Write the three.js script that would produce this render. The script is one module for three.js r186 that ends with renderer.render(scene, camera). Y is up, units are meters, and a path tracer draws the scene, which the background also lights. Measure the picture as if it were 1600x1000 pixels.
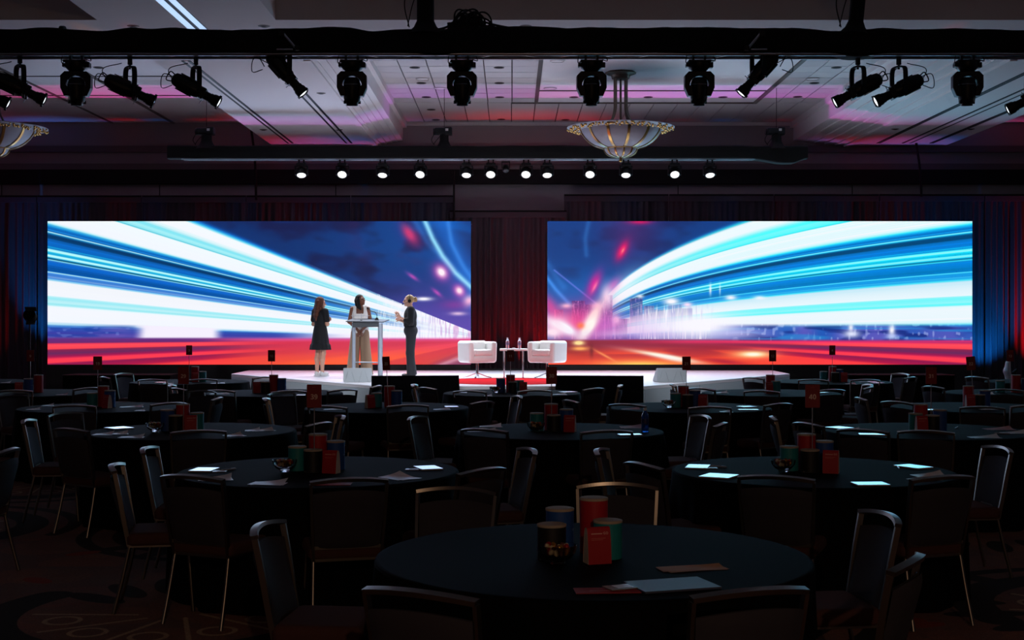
import * as THREE from 'three';
import { RoundedBoxGeometry } from 'three/addons/geometries/RoundedBoxGeometry.js';
import { mergeGeometries } from 'three/addons/utils/BufferGeometryUtils.js';
import { RectAreaLightUniformsLib } from 'three/addons/lights/RectAreaLightUniformsLib.js';

// ---------------------------------------------------------------- camera, exposure, large lights
const scene = new THREE.Scene();
scene.background = new THREE.Color(0x000000);
const EYE = 1.77, FOCAL = 2088;                               // eye height in metres, focal length in pixels of a 1600 x 1000 frame
const camera = new THREE.PerspectiveCamera(2 * Math.atan(500 / FOCAL) * 180 / Math.PI, 1.6, 0.1, 80);
camera.position.set(0, EYE, 0);
camera.lookAt(0, EYE, -10);
camera.setViewOffset(1600, 1000, 0, 4, 1600, 1000);           // lens shifted a touch: the horizon lies just above the middle
const renderer = new THREE.WebGLRenderer({ antialias: true });
renderer.toneMapping = THREE.LinearToneMapping;
renderer.toneMappingExposure = 1.0;
renderer.shadowMap.enabled = true;
RectAreaLightUniformsLib.init();

const LIT = {
  screenGlow: 1.0,        // emission of the LED displays
  screenWhite: 2.2,       // area light standing for the display's upper, blue-white half
  screenRed: 0.25,        // ... and for its lower, red half
  stageWash: 22,          // candela of each wash fixture over the deck
  frontKey: 38,          // candela of each profile spot on the front truss
  batten: 1000,            // added unseen battens behind the screens, tinting the coffers
  uplight: 60,            // candela of the floor uplights at the drapes
  rearWarm: 24,            // warm pendant behind the camera
};

// ---------------------------------------------------------------- helpers
const D2R = Math.PI / 180;
let seed = 7;
const rnd = () => { seed = (seed * 1664525 + 1013904223) >>> 0; return seed / 4294967296; };
const hash = (x, y) => { const s = Math.sin(x * 127.1 + y * 311.7) * 43758.5453; return s - Math.floor(s); };
const noise = (x, y = 0) => {
  const ix = Math.floor(x), iy = Math.floor(y), fx = x - ix, fy = y - iy, u = fx * fx * (3 - 2 * fx), v = fy * fy * (3 - 2 * fy);
  return (hash(ix, iy) * (1 - u) + hash(ix + 1, iy) * u) * (1 - v) + (hash(ix, iy + 1) * (1 - u) + hash(ix + 1, iy + 1) * u) * v;
};
const fbm = (x, y) => 0.55 * noise(x, y) + 0.3 * noise(x * 2.1 + 7, y * 2.1) + 0.15 * noise(x * 4.3, y * 4.3 + 3);
const V = (x, y, z) => new THREE.Vector3(x, y, z);
const taken = {};
const numbered = (n) => { const k = (taken[n] = (taken[n] ?? -1) + 1); return k ? n + '_' + String(k).padStart(3, '0') : n; };
const shade = (o) => { o.castShadow = o.receiveShadow = true; return o; };
function part(name, geo, mat, parent) { const m = shade(new THREE.Mesh(geo, mat)); m.name = name; parent.add(m); return m; }
function thing(name, label, category, pos = [0, 0, 0], turn = 0, group) {
  const o = new THREE.Group(); o.name = numbered(name); o.position.set(...pos); o.rotation.y = turn;
  o.userData = { label, category }; if (group) o.userData.group = group;
  scene.add(o); return o;
}
function copyOf(src, label, pos, turn = 0) {
  const o = src.clone(); o.name = numbered(src.name.replace(/_\d{3}$/, '')); o.position.set(...pos); o.rotation.set(0, turn, 0);
  o.userData = { ...src.userData, label }; scene.add(o); return o;
}
function solo(name, label, category, geo, mat, group) {
  const m = shade(new THREE.Mesh(geo, mat)); m.name = numbered(name); m.userData = { label, category }; if (group) m.userData.group = group; scene.add(m); return m;
}
function struct(name, geo, mat, parent = scene) { const m = shade(new THREE.Mesh(geo, mat)); m.name = name; if (parent === scene) m.userData.kind = 'structure'; parent.add(m); return m; }
function mg(list) {
  return mergeGeometries(list.map((g) => { g = g.index ? g.toNonIndexed() : g; for (const k of Object.keys(g.attributes)) if (!['position', 'normal', 'uv'].includes(k)) g.deleteAttribute(k);
    if (!g.attributes.uv) g.setAttribute('uv', new THREE.BufferAttribute(new Float32Array(g.attributes.position.count * 2), 2)); return g; }));
}
const put = (g, x = 0, y = 0, z = 0, rx = 0, ry = 0, rz = 0) => g.applyMatrix4(new THREE.Matrix4().compose(V(x, y, z), new THREE.Quaternion().setFromEuler(new THREE.Euler(rx, ry, rz)), V(1, 1, 1)));
const bx = (w, h, d, x = 0, y = 0, z = 0, rx = 0, ry = 0, rz = 0) => put(new THREE.BoxGeometry(w, h, d), x, y, z, rx, ry, rz);
const rb = (w, h, d, r, x = 0, y = 0, z = 0, rx = 0, ry = 0, rz = 0, s = 2) => put(new RoundedBoxGeometry(w, h, d, s, r), x, y, z, rx, ry, rz);
const cy = (r1, r2, h, x = 0, y = 0, z = 0, rx = 0, ry = 0, rz = 0, s = 20) => put(new THREE.CylinderGeometry(r1, r2, h, s), x, y, z, rx, ry, rz);
const tube = (pts, r, n = 24, s = 8) => new THREE.TubeGeometry(new THREE.CatmullRomCurve3(pts.map((p) => V(...p))), n, r, s, false);
const lathe = (pts, s = 32, a = 0, l = Math.PI * 2) => new THREE.LatheGeometry(pts.map((p) => new THREE.Vector2(...p)), s, a, l);
const span = (x0, x1, y0, y1, d0, d1) => bx(x1 - x0, y1 - y0, d1 - d0, (x0 + x1) / 2, (y0 + y1) / 2, -(d0 + d1) / 2);   // d = distance in front of the camera
// a strip of flat metal swept along points: rectangular section w (sideways axis) by t
function strap(pts, side, w, t) {
  const c = new THREE.CatmullRomCurve3(pts.map((p) => V(...p))), n = 28, pos = [], idx = [], S = V(...side).normalize();
  for (let i = 0; i <= n; i++) {
    const p = c.getPoint(i / n), T = c.getTangent(i / n), N = V().crossVectors(S, T).normalize();
    for (const [a, b] of [[-1, -1], [1, -1], [1, 1], [-1, 1]]) { const q = p.clone().addScaledVector(S, a * w / 2).addScaledVector(N, b * t / 2); pos.push(q.x, q.y, q.z); }
    if (i < n) for (let k = 0; k < 4; k++) { const a = i * 4 + k, b = i * 4 + (k + 1) % 4; idx.push(a, b, b + 4, a, b + 4, a + 4); }
  }
  idx.push(0, 2, 1, 0, 3, 2); const e = n * 4; idx.push(e, e + 1, e + 2, e, e + 2, e + 3);
  const g = new THREE.BufferGeometry(); g.setAttribute('position', new THREE.Float32BufferAttribute(pos, 3)); g.setIndex(idx);
  const q = g.toNonIndexed(); q.computeVertexNormals(); return q;
}
function grid(nu, nv, f, closeU = false) {                     // parametric sheet f(u, v) -> [x, y, z]
  const pos = [], uv = [], idx = [];
  for (let j = 0; j <= nv; j++) for (let i = 0; i <= nu; i++) { pos.push(...f(i / nu, j / nv)); uv.push(i / nu, j / nv); }
  for (let j = 0; j < nv; j++) for (let i = 0; i < nu; i++) { const a = j * (nu + 1) + i, b = a + 1, c = a + nu + 1, d = c + 1; idx.push(a, b, d, a, d, c); }
  const g = new THREE.BufferGeometry(); g.setAttribute('position', new THREE.Float32BufferAttribute(pos, 3)); g.setAttribute('uv', new THREE.Float32BufferAttribute(uv, 2)); g.setIndex(idx); g.computeVertexNormals(); return g;
}
// ---- smooth-union bodies meshed by surface nets
const cap = (a, b, ra, rb, k = 0.03) => ({ a, b, ra, rb, k, t: 0 });
const ell = (c, r, k = 0.03) => ({ c, r, k, t: 1 });
function dist(p, x, y, z) {
  if (p.t) { const qx = (x - p.c[0]) / p.r[0], qy = (y - p.c[1]) / p.r[1], qz = (z - p.c[2]) / p.r[2], k0 = Math.hypot(qx, qy, qz), k1 = Math.hypot(qx / p.r[0], qy / p.r[1], qz / p.r[2]); return k1 < 1e-9 ? -Math.min(...p.r) : k0 * (k0 - 1) / k1; }
  const [ax, ay, az] = p.a, bx = p.b[0] - ax, by = p.b[1] - ay, bz = p.b[2] - az, px = x - ax, py = y - ay, pz = z - az, l = bx * bx + by * by + bz * bz;
  const t = l ? Math.max(0, Math.min(1, (px * bx + py * by + pz * bz) / l)) : 0;
  return Math.hypot(px - bx * t, py - by * t, pz - bz * t) - (p.ra + (p.rb - p.ra) * t);
}
function blob(prims, h, extra) {
  const lo = [1e9, 1e9, 1e9], hi = [-1e9, -1e9, -1e9];
  for (const p of prims) for (let i = 0; i < 3; i++) {
    const m = p.t ? [p.c[i] - p.r[i], p.c[i] + p.r[i]] : [Math.min(p.a[i] - p.ra, p.b[i] - p.rb), Math.max(p.a[i] + p.ra, p.b[i] + p.rb)];
    lo[i] = Math.min(lo[i], m[0] - 2.5 * h); hi[i] = Math.max(hi[i], m[1] + 2.5 * h);
  }
  const f = (x, y, z) => { let d = 1e9; for (const p of prims) { const e = dist(p, x, y, z), k = p.k; if (d > 1e8) { d = e; continue; } const m = Math.max(k - Math.abs(d - e), 0) / k; d = Math.min(d, e) - m * m * k * 0.25; } return extra ? extra(d, x, y, z) : d; };
  const n = [0, 1, 2].map((i) => Math.ceil((hi[i] - lo[i]) / h) + 1), at = (i, j, k) => (k * n[1] + j) * n[0] + i, val = new Float32Array(n[0] * n[1] * n[2]);
  for (let k = 0; k < n[2]; k++) for (let j = 0; j < n[1]; j++) for (let i = 0; i < n[0]; i++) val[at(i, j, k)] = f(lo[0] + i * h, lo[1] + j * h, lo[2] + k * h);
  const vid = new Int32Array(val.length).fill(-1), pos = [], nor = [], idx = [];
  for (let k = 0; k < n[2] - 1; k++) for (let j = 0; j < n[1] - 1; j++) for (let i = 0; i < n[0] - 1; i++) {
    let c = 0, sx = 0, sy = 0, sz = 0; const cv = [];
    for (let q = 0; q < 8; q++) cv.push(val[at(i + (q & 1), j + (q >> 1 & 1), k + (q >> 2))]);
    for (let q = 0; q < 8; q++) for (const b of [1, 2, 4]) if (!(q & b) && (cv[q] < 0) !== (cv[q | b] < 0)) { const t = cv[q] / (cv[q] - cv[q | b]); sx += (q & 1) + (b === 1 ? t : 0); sy += (q >> 1 & 1) + (b === 2 ? t : 0); sz += (q >> 2) + (b === 4 ? t : 0); c++; }
    if (!c) continue;
    const x = lo[0] + (i + sx / c) * h, y = lo[1] + (j + sy / c) * h, z = lo[2] + (k + sz / c) * h, e = h * 0.5;
    const g = V(f(x + e, y, z) - f(x - e, y, z), f(x, y + e, z) - f(x, y - e, z), f(x, y, z + e) - f(x, y, z - e)).normalize();
    vid[at(i, j, k)] = pos.length / 3; pos.push(x, y, z); nor.push(g.x, g.y, g.z);
  }
  const quad = (a, b, c, d, flip) => { if (Math.min(a, b, c, d) < 0) return; flip ? idx.push(a, c, b, a, d, c) : idx.push(a, b, c, a, c, d); };
  for (let k = 1; k < n[2] - 1; k++) for (let j = 1; j < n[1] - 1; j++) for (let i = 1; i < n[0] - 1; i++) {
    const s = val[at(i, j, k)] < 0;
    if (s !== (val[at(i + 1, j, k)] < 0)) quad(vid[at(i, j - 1, k - 1)], vid[at(i, j, k - 1)], vid[at(i, j, k)], vid[at(i, j - 1, k)], !s);
    if (s !== (val[at(i, j + 1, k)] < 0)) quad(vid[at(i - 1, j, k - 1)], vid[at(i - 1, j, k)], vid[at(i, j, k)], vid[at(i, j, k - 1)], !s);
    if (s !== (val[at(i, j, k + 1)] < 0)) quad(vid[at(i - 1, j - 1, k)], vid[at(i, j - 1, k)], vid[at(i, j, k)], vid[at(i - 1, j, k)], !s);
  }
  const g = new THREE.BufferGeometry(); g.setAttribute('position', new THREE.Float32BufferAttribute(pos, 3)); g.setAttribute('normal', new THREE.Float32BufferAttribute(nor, 3)); g.setIndex(idx); return g;
}

// ---------------------------------------------------------------- materials
const std = (color, roughness = 0.7, metalness = 0, more = {}) => new THREE.MeshStandardMaterial({ color, roughness, metalness, ...more });
const phys = (color, roughness, more) => new THREE.MeshPhysicalMaterial({ color, roughness, ...more });
function tex(w, h, draw, srgb = true) {
  const c = document.createElement('canvas'); c.width = w; c.height = h; draw(c.getContext('2d'), w, h);
  const t = new THREE.CanvasTexture(c); t.wrapS = t.wrapT = THREE.RepeatWrapping; if (srgb) t.colorSpace = THREE.SRGBColorSpace; return t;
}
const weave = (() => { const n = 128, d = new Uint8Array(n * n * 4); for (let i = 0; i < n * n; i++) { const x = i % n, y = i / n | 0, v = 110 + 70 * (((x >> 1) + (y >> 1)) & 1) + 60 * hash(x, y); d.set([v, v, v, 255], i * 4); } const t = new THREE.DataTexture(d, n, n); t.wrapS = t.wrapT = THREE.RepeatWrapping; t.magFilter = THREE.LinearFilter; t.repeat.set(6, 6); return t; })();
const M = {
  plaster: std(0xe2dddd, 0.85), moulding: std(0xe0dbda, 0.7), tile: std(0xcac5c5, 0.9), gridDark: std(0x3a3533, 0.9), rail: std(0x5b514c, 0.6),
  wall: std(0x988f91, 0.9), wallTrim: std(0x6a6262, 0.8), black: std(0x070708, 0.85), blackCloth: std(0x060607, 0.95), fixture: std(0x0d0d0f, 0.42, 0.3), slot: std(0x121214, 0.6),
  alu: std(0xc8ccd2, 0.28, 1), chrome: std(0xd9dde2, 0.12, 1), chairMetal: std(0x968f86, 0.32, 1), matteBlack: phys(0x040405, 0.95, { specularIntensity: 0.08 }), brass: std(0xb08a52, 0.28, 1), bronze: std(0x6f6255, 0.42, 0.8),
  deck: phys(0xe9e8ec, 0.38, { clearcoat: 0.4, clearcoatRoughness: 0.25 }), fascia: std(0xb8c5cb, 0.75), whiteLeather: phys(0xf2f1ee, 0.42, { clearcoat: 0.15 }),
  drape: std(0x48444b, 0.92, 0, { side: THREE.DoubleSide }), rug: phys(0xd4101e, 0.95, { specularIntensity: 0.1 }), grayCloth: std(0xb6bcc0, 0.9), frost: phys(0x9d99a3, 0.5, { transmission: 0.15, thickness: 0 }),
  fabric: std(0x33303a, 0.85, 0, { bumpMap: weave, bumpScale: 0.0006 }), seatFabric: std(0x4a2a26, 0.9, 0, { bumpMap: weave, bumpScale: 0.0006 }),
  cloth: std(0x101116, 0.62), podium: std(0x4e5358, 0.55, 0.3), silverPost: std(0xb4bfcc, 0.45, 0.5), glass: phys(0xffffff, 0.04, { transmission: 1, ior: 1.45, thickness: 0.004 }),
  paper: phys(0xe8e6e6, 0.5, { clearcoat: 0.4, clearcoatRoughness: 0.3 }), pad: phys(0xf0f2f4, 0.3, { clearcoat: 0.8, clearcoatRoughness: 0.2 }), pink: std(0xd9a3a6, 0.7), tan: std(0xc79a72, 0.75), slate: std(0x5b6279, 0.5), redCard: std(0xa4262e, 0.6), pen: std(0xd8d8dc, 0.25, 0.6),
  redCan: std(0xb01424, 0.5), blueCan: std(0x123a7c, 0.5), tealCan: std(0x0f6a70, 0.5), darkCan: std(0x0d0e10, 0.5), lid: std(0xb0a494, 0.75), signRed: std(0x8e1320, 0.6),
};

// ---------------------------------------------------------------- the LED picture: streaks of light over a night road
const mix = (a, b, t) => [a[0] + (b[0] - a[0]) * t, a[1] + (b[1] - a[1]) * t, a[2] + (b[2] - a[2]) * t];
const rgb = (h) => [parseInt(h.slice(1, 3), 16), parseInt(h.slice(3, 5), 16), parseInt(h.slice(5, 7), 16)];
const ss = (a, b, x) => { const t = Math.max(0, Math.min(1, (x - a) / (b - a))); return t * t * (3 - 2 * t); };
const STREAKS = `236 #10347c;246 #0f4a9e;252 #1585dc;257 #58d4f6;262 #f4fbff;283 #f6f9ff;289 #d8f6fb;297 #80e6f5;303 #a8f2f9;309 #8fe9f4;311 #54c6de;313 #f2fbff;343 #f4f8ff;347 #c9f3fb;350 #3fb4e8;353 #0f7fd0;356 #0a5fb8;358 #1c86d6;360 #0a62b5;361.4 #c8f6fb;363 #2ba0dc;365 #074a86;367 #053a6c;371 #053c70;373 #0a5cb0;378 #0b6ed0;383 #0868c4;385 #19a3dd;387 #0a72c8;388.5 #9ff6fb;391 #c9fbff;393 #2bbde6;396 #0e9fd8;397.5 #b5faff;400 #c2fbff;401.5 #12a6dc;403.5 #0a3f68;405 #8fe6f4;406.5 #2f78d0;409 #0a66cc;414 #0a60c0;418 #054f9c;423 #0557a8;424.5 #bff2fb;426 #3f86d8;430 #3a7bd2;432 #7aa6e2;434 #3f86d8;437 #9fe0f5;439 #f3f6fc;461 #f5f8ff;463 #b9f2fa;466 #a5ecf7;472 #bdf4fa;475 #8fe3f2;478 #eefaff;482 #f6f8ff;502 #f4f8ff;506 #b9e2f5;509 #4d8fd6;512 #2a54b4;520 #3a3fa6;528 #5a4aa0;532 #6a2c7e;536 #6a2c6e;537.6 #f03a5a;540 #ff4f5c;545.5 #ff4552;547.5 #8a2450;553 #6b2a5e;558 #a31a52;562 #ff3a55;567 #ff3f50;570 #8f1a50;578 #b01a48;583 #ff3d44;620 #ff4a40;700 #ff5038;820 #ff5b34;2000 #f2502e`
  .split(';').map((s) => [parseFloat(s), rgb(s.slice(s.indexOf('#')))]);
function streak(y) { let i = 0; while (i < STREAKS.length - 2 && STREAKS[i + 1][0] < y) i++; const [a, ca] = STREAKS[i], [b, cb] = STREAKS[i + 1]; return mix(ca, cb, Math.max(0, Math.min(1, (y - a) / (b - a)))); }
const glow = (c, x, y, gx, gy, rx, ry, col, s, tilt = 0) => { const a = Math.cos(tilt), b = Math.sin(tilt), u = ((x - gx) * a + (y - gy) * b) / rx, v = (-(x - gx) * b + (y - gy) * a) / ry, k = Math.min(1, s * Math.exp(-(u * u + v * v))); return k < 0.004 ? c : mix(c, col, k); };
const arc = (x, y, pts) => { let d = 1e9; for (let i = 0; i + 1 < pts.length; i++) { const [ax, ay] = pts[i], [qx, qy] = pts[i + 1], ex = qx - ax, ey = qy - ay, t = Math.max(0, Math.min(1, ((x - ax) * ex + (y - ay) * ey) / (ex * ex + ey * ey))); d = Math.min(d, Math.hypot(x - ax - ex * t, y - ay - ey * t)); } return d; };
const WHITE = [250, 248, 255], PINK = [255, 60, 140], MAG = [226, 66, 180], BLUE = [70, 150, 245], CYAN = [150, 225, 255], HOT = [255, 90, 60], GOLD = [255, 222, 120];
const A1 = [[664, 344], [676, 372], [692, 400], [712, 426], [738, 450]], A2 = [[700, 344], [706, 380], [722, 412], [738, 436]], A3 = [[648, 344], [668, 378], [700, 412]];
const B1 = [[920, 344], [914, 372], [916, 398]], B2 = [[853, 432], [868, 452], [888, 474]], B3 = [[866, 422], [896, 446], [936, 478]], B4 = [[853, 410], [880, 448]];
function leftPicture(x, y) {
  const yE = 530 - (530 - y) * 691 / Math.max(8, 766 - x), edge = 238 + 14 * ss(420, 640, x);
  let sky = mix([16, 50, 112], [14, 72, 150], ss(420, 730, x) * (1 - ss(380, 470, y))); sky = mix(sky, [92, 70, 172], ss(400, 520, y) * ss(470, 690, x));
  sky = mix(sky, [24, 22, 66], 0.75 * ss(0.42, 0.75, fbm(x * 0.014 + y * 0.01, y * 0.03 - x * 0.008)) * (1 - ss(420, 480, y)));
  sky = mix(sky, [110, 30, 80], 0.5 * ss(0.55, 0.8, fbm(x * 0.02 + 9, y * 0.03)) * ss(520, 600, x) * (1 - ss(380, 430, y)));
  const fine = 1 + 0.18 * (noise(yE * 1.7, 4) - 0.5); let c = yE < edge + 20 ? mix(sky, streak(yE), ss(edge - 6, edge + 16, yE)) : streak(yE);
  if (y < 530 && yE > edge) { c = c.map((q) => (q < 235 ? q * fine : q));
    const far = ss(420, 640, x), band = hash(Math.floor(yE * 0.6), 3) * 0.4;
    c = mix(c, mix(WHITE, [190, 205, 245], band), 0.35 * far + 0.3 * ss(560, 700, x));
    if (yE > 503 && yE < 534) { const open = ss(205, 228, x) * (1 - ss(330, 352, x) * (1 - ss(420, 560, x))); c = mix(c, [246, 240, 255], open * (1 - ss(527, 531, y))); }
    c = glow(c, x, y, 690, 505, 70, 34, WHITE, 0.9); c = glow(c, x, y, 640, 480, 40, 12, WHITE, 0.7);
    if (x > 590) { const v = noise(x * 0.55, y * 0.06 + 3), q = noise(x * 1.3 + 40, y * 0.12); c = mix(c, mix([176, 184, 238], [214, 140, 206], ss(640, 730, x)), 0.6 * ss(600, 690, x) * ss(468, 492, y) * ss(0.45, 0.75, v)); c = mix(c, WHITE, 0.6 * ss(0.55, 0.8, q)); }
    if (x < 240 && y > 503) { const f = (1 - ss(190, 232, x)) * ss(506, 514, y) * (1 - ss(524, 531, y)); c = mix(c, [112, 92, 186], 0.55 * f * ss(120, 190, x)); c = mix(c, [20, 60, 160], 0.5 * f * ss(0.45, 0.8, noise(x * 0.035, y * 0.2))); c = mix(c, [130, 150, 225], 0.35 * f * ss(0.68, 0.9, noise(x * 0.12, y * 0.3 + 5))); }
  }
  if (yE <= edge + 8 || x > 600) {
    const w = 1 - ss(470, 500, y), d1 = arc(x, y, A1), d2 = arc(x, y, A2), d3 = arc(x, y, A3);
    c = mix(c, [24, 110, 215], 0.75 * w * Math.exp(-(((x - 690 - (y - 345) * 0.45) / 26) ** 2))); c = mix(c, BLUE, 0.7 * w * Math.exp(-((d3 / 5) ** 2)) * 0.5); c = mix(c, BLUE, 0.55 * w * Math.exp(-((d2 / 4) ** 2)));
    c = mix(c, CYAN, 0.95 * w * Math.exp(-((d1 / 4.2) ** 2)));
    c = glow(c, x, y, 640, 365, 15, 7, [255, 70, 110], 1.1, 0.95); c = glow(c, x, y, 640, 366, 26, 14, [120, 40, 130], 0.4, 0.95);
    c = glow(c, x, y, 690, 425, 15, 12, MAG, 0.9, 0.9); c = glow(c, x, y, 690, 425, 8, 6, [255, 240, 250], 1.3, 0.9); c = glow(c, x, y, 718, 454, 12, 9, MAG, 0.9, 0.9); c = glow(c, x, y, 718, 454, 6, 5, [255, 225, 240], 1.2, 0.9);
    c = glow(c, x, y, 645, 432, 10, 3, [214, 80, 190], 0.8, 0.6); c = glow(c, x, y, 683, 457, 9, 3, [214, 80, 190], 0.8, 0.7); c = glow(c, x, y, 733, 470, 8, 10, [255, 200, 230], 1, 0.9);
    c = glow(c, x, y, 662, 467, 13, 3, WHITE, 1.1); c = glow(c, x, y, 716, 490, 12, 3, [255, 220, 240], 0.8); c = glow(c, x, y, 712, 476, 22, 8, [170, 50, 150], 0.5);
  }
  if (y >= 526) {
    const r = ss(526, 532, y); let d = streak(Math.max(yE, 533));
    d = mix(d, mix([236, 60, 90], [255, 92, 52], ss(534, 566, y)), ss(300, 480, x)); d = mix(d, [196, 40, 70], 0.55 * ss(0.5, 0.8, noise(yE * 0.02, 4)) * ss(300, 480, x));
    d = mix(d, [120, 60, 110], 0.85 * ss(0, 26, (y - 538) * 1.0 - (736 - x) * 0.30) * ss(640, 700, x)); d = mix(d, [236, 190, 220], 0.5 * Math.exp(-((((y - 566) - (702 - x) * 0.36) / 3.5) ** 2)) * ss(650, 680, x));
    d = mix(d, [232, 86, 160], (1 - ss(528, 536, y)) * ss(280, 420, x)); c = mix(c, d, r);
  }
  return c;
}
const TOWERS = [[893, 914, 470], [914, 926, 476], [944, 957, 461], [984, 1004, 466], [1006, 1022, 478], [1022, 1040, 484], [1044, 1066, 476], [1066, 1082, 482], [866, 880, 484], [930, 943, 480], [960, 983, 498]];
function rightPicture(x, y) {
  const dx = x - 925, g = dx > 2 ? Math.pow(dx / 595, 0.43) : 0.06, yE = 530 - (530 - y) / Math.max(0.06, g), edge = 252;
  let sky = mix([18, 62, 134], [22, 96, 180], ss(395, 470, y)); sky = mix(sky, [96, 62, 160], 0.7 * ss(440, 500, y) * ss(870, 930, x)); sky = mix(sky, [20, 30, 84], 0.6 * ss(0.45, 0.75, fbm(x * 0.016, y * 0.03)) * (1 - ss(410, 450, y)));
  sky = mix(sky, [110, 40, 110], 0.45 * Math.exp(-(((x - 985) / 45) ** 2)) * (1 - ss(350, 440, y)));
  let c = sky;
  if (dx > 2 && y < 534) {
    let s = streak(Math.max(yE, 237)); const mid = Math.min(1, Math.max(0, (s[2] - s[0]) / 120)); s = mix(s, [s[0] * 0.55, Math.min(255, s[1] * 1.12 + 6), Math.min(255, s[2] * 1.05 + 8)], mid * ss(960, 1200, x));
    s = s.map((q) => q * (1 + (q < 235 ? 0.16 : 0.0) * (noise(yE * 1.6, 6) - 0.5))); const cover = ss(edge - 10, edge + 14, yE) * ss(930, 985, x + (530 - y) * 0.25); c = mix(c, s, cover);
    c = mix(c, [0, 170, 235], 0.35 * cover * Math.exp(-(((yE - 420) / 22) ** 2)));
  }
  for (const [x0, x1, top] of TOWERS) if (x >= x0 && x < x1 && y > top && y < 530) {
    const far = (x > 980 ? 0.62 * (1 - ss(488, 512, y)) * (1 - 0.5 * ss(1004, 1050, x)) : 0.82 - 0.4 * ss(495, 520, y)); c = mix(c, [52, 44, 116], far); const w = noise(x * 0.9, y * 0.09 + x0), w2 = noise(x * 0.5 + 9, y * 0.5); c = mix(c, [206, 160, 236], 0.6 * far * ss(0.5, 0.8, w) + 0.3 * far * ss(0.6, 0.8, w2)); if (x - x0 < 1.3) c = mix(c, [236, 214, 250], 0.55 * ss(470, 500, y));
  }
  if (y > 470 && y < 530 && x > 985 && x < 1120) { const fade = ss(985, 1010, x) * (1 - ss(1090, 1120, x)) * ss(470, 490, y), v = noise(x * 0.42, y * 0.03), q = noise(x * 1.1 + 7, y * 0.05); c = mix(c, [110, 112, 206], 0.5 * fade * ss(0.55, 0.8, v)); c = mix(c, WHITE, fade * (0.25 + 0.6 * ss(0.55, 0.8, q))); }
  c = glow(c, x, y, 1092, 508, 66, 17, WHITE, 1.1); c = glow(c, x, y, 1010, 508, 40, 16, [226, 214, 250], 0.7);
  const w = 1 - ss(500, 530, y);
  c = mix(c, [60, 140, 225], 0.35 * w * Math.exp(-((arc(x, y, B1) / 4) ** 2))); c = mix(c, BLUE, 0.8 * w * Math.exp(-((arc(x, y, B2) / 3.4) ** 2))); c = mix(c, [130, 130, 240], 0.6 * w * Math.exp(-((arc(x, y, B3) / 1.5) ** 2))); c = mix(c, BLUE, 0.3 * w * Math.exp(-((arc(x, y, B4) / 6) ** 2)));
  c = glow(c, x, y, 972, 391, 13, 5.5, [255, 24, 96], 1.3, -1.1); c = glow(c, x, y, 972, 391, 22, 12, [190, 30, 120], 0.5, -1.1); c = glow(c, x, y, 1000, 345, 18, 5, [226, 20, 100], 0.9); c = glow(c, x, y, 973, 391, 5, 2, [255, 120, 130], 1, -1.1);
  c = glow(c, x, y, 928, 444, 22, 9, [224, 36, 150], 0.95, -1.15); c = glow(c, x, y, 929, 448, 9, 2.4, [255, 120, 170], 0.9, -1.1); c = glow(c, x, y, 958, 446, 15, 8, MAG, 0.7, -0.9); c = glow(c, x, y, 948, 464, 9, 18, [255, 225, 250], 0.9);
  c = glow(c, x, y, 975, 452, 40, 18, WHITE, 0.55, -0.75); c = glow(c, x, y, 885, 478, 9, 4, WHITE, 1); c = glow(c, x, y, 932, 478, 10, 6, [255, 200, 240], 0.9); c = glow(c, x, y, 962, 500, 7, 7, WHITE, 1.2); c = glow(c, x, y, 1049, 471, 13, 6, WHITE, 1.1); c = glow(c, x, y, 1074, 476, 8, 4, [255, 225, 250], 1); c = glow(c, x, y, 1142, 465, 9, 4, WHITE, 1); c = glow(c, x, y, 1187, 465, 9, 3, WHITE, 0.9); c = glow(c, x, y, 1000, 463, 6, 3, WHITE, 0.9); c = glow(c, x, y, 1110, 452, 2, 9, WHITE, 0.9); c = glow(c, x, y, 1125, 452, 1.4, 9, WHITE, 0.7);
  c = glow(c, x, y, 900, 506, 58, 30, [240, 54, 128], 0.95); c = glow(c, x, y, 942, 508, 34, 22, [216, 120, 220], 0.6); c = glow(c, x, y, 868, 505, 24, 16, [255, 190, 225], 0.9); c = glow(c, x, y, 879, 511, 26, 8, WHITE, 1.5, 0.5); c = glow(c, x, y, 925, 497, 28, 8, [255, 206, 214], 1.25, -1.05); c = glow(c, x, y, 919, 512, 20, 8, [255, 246, 240], 1.5, -0.95); c = glow(c, x, y, 864, 519, 16, 9, [255, 226, 240], 1.1); c = glow(c, x, y, 859, 478, 10, 22, [250, 70, 150], 0.7, -0.5); c = glow(c, x, y, 1000, 522, 90, 7, [220, 180, 235], 0.6); c = glow(c, x, y, 907, 509, 6, 5, [255, 120, 80], 1); c = glow(c, x, y, 1090, 512, 50, 16, WHITE, 0.7);
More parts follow.
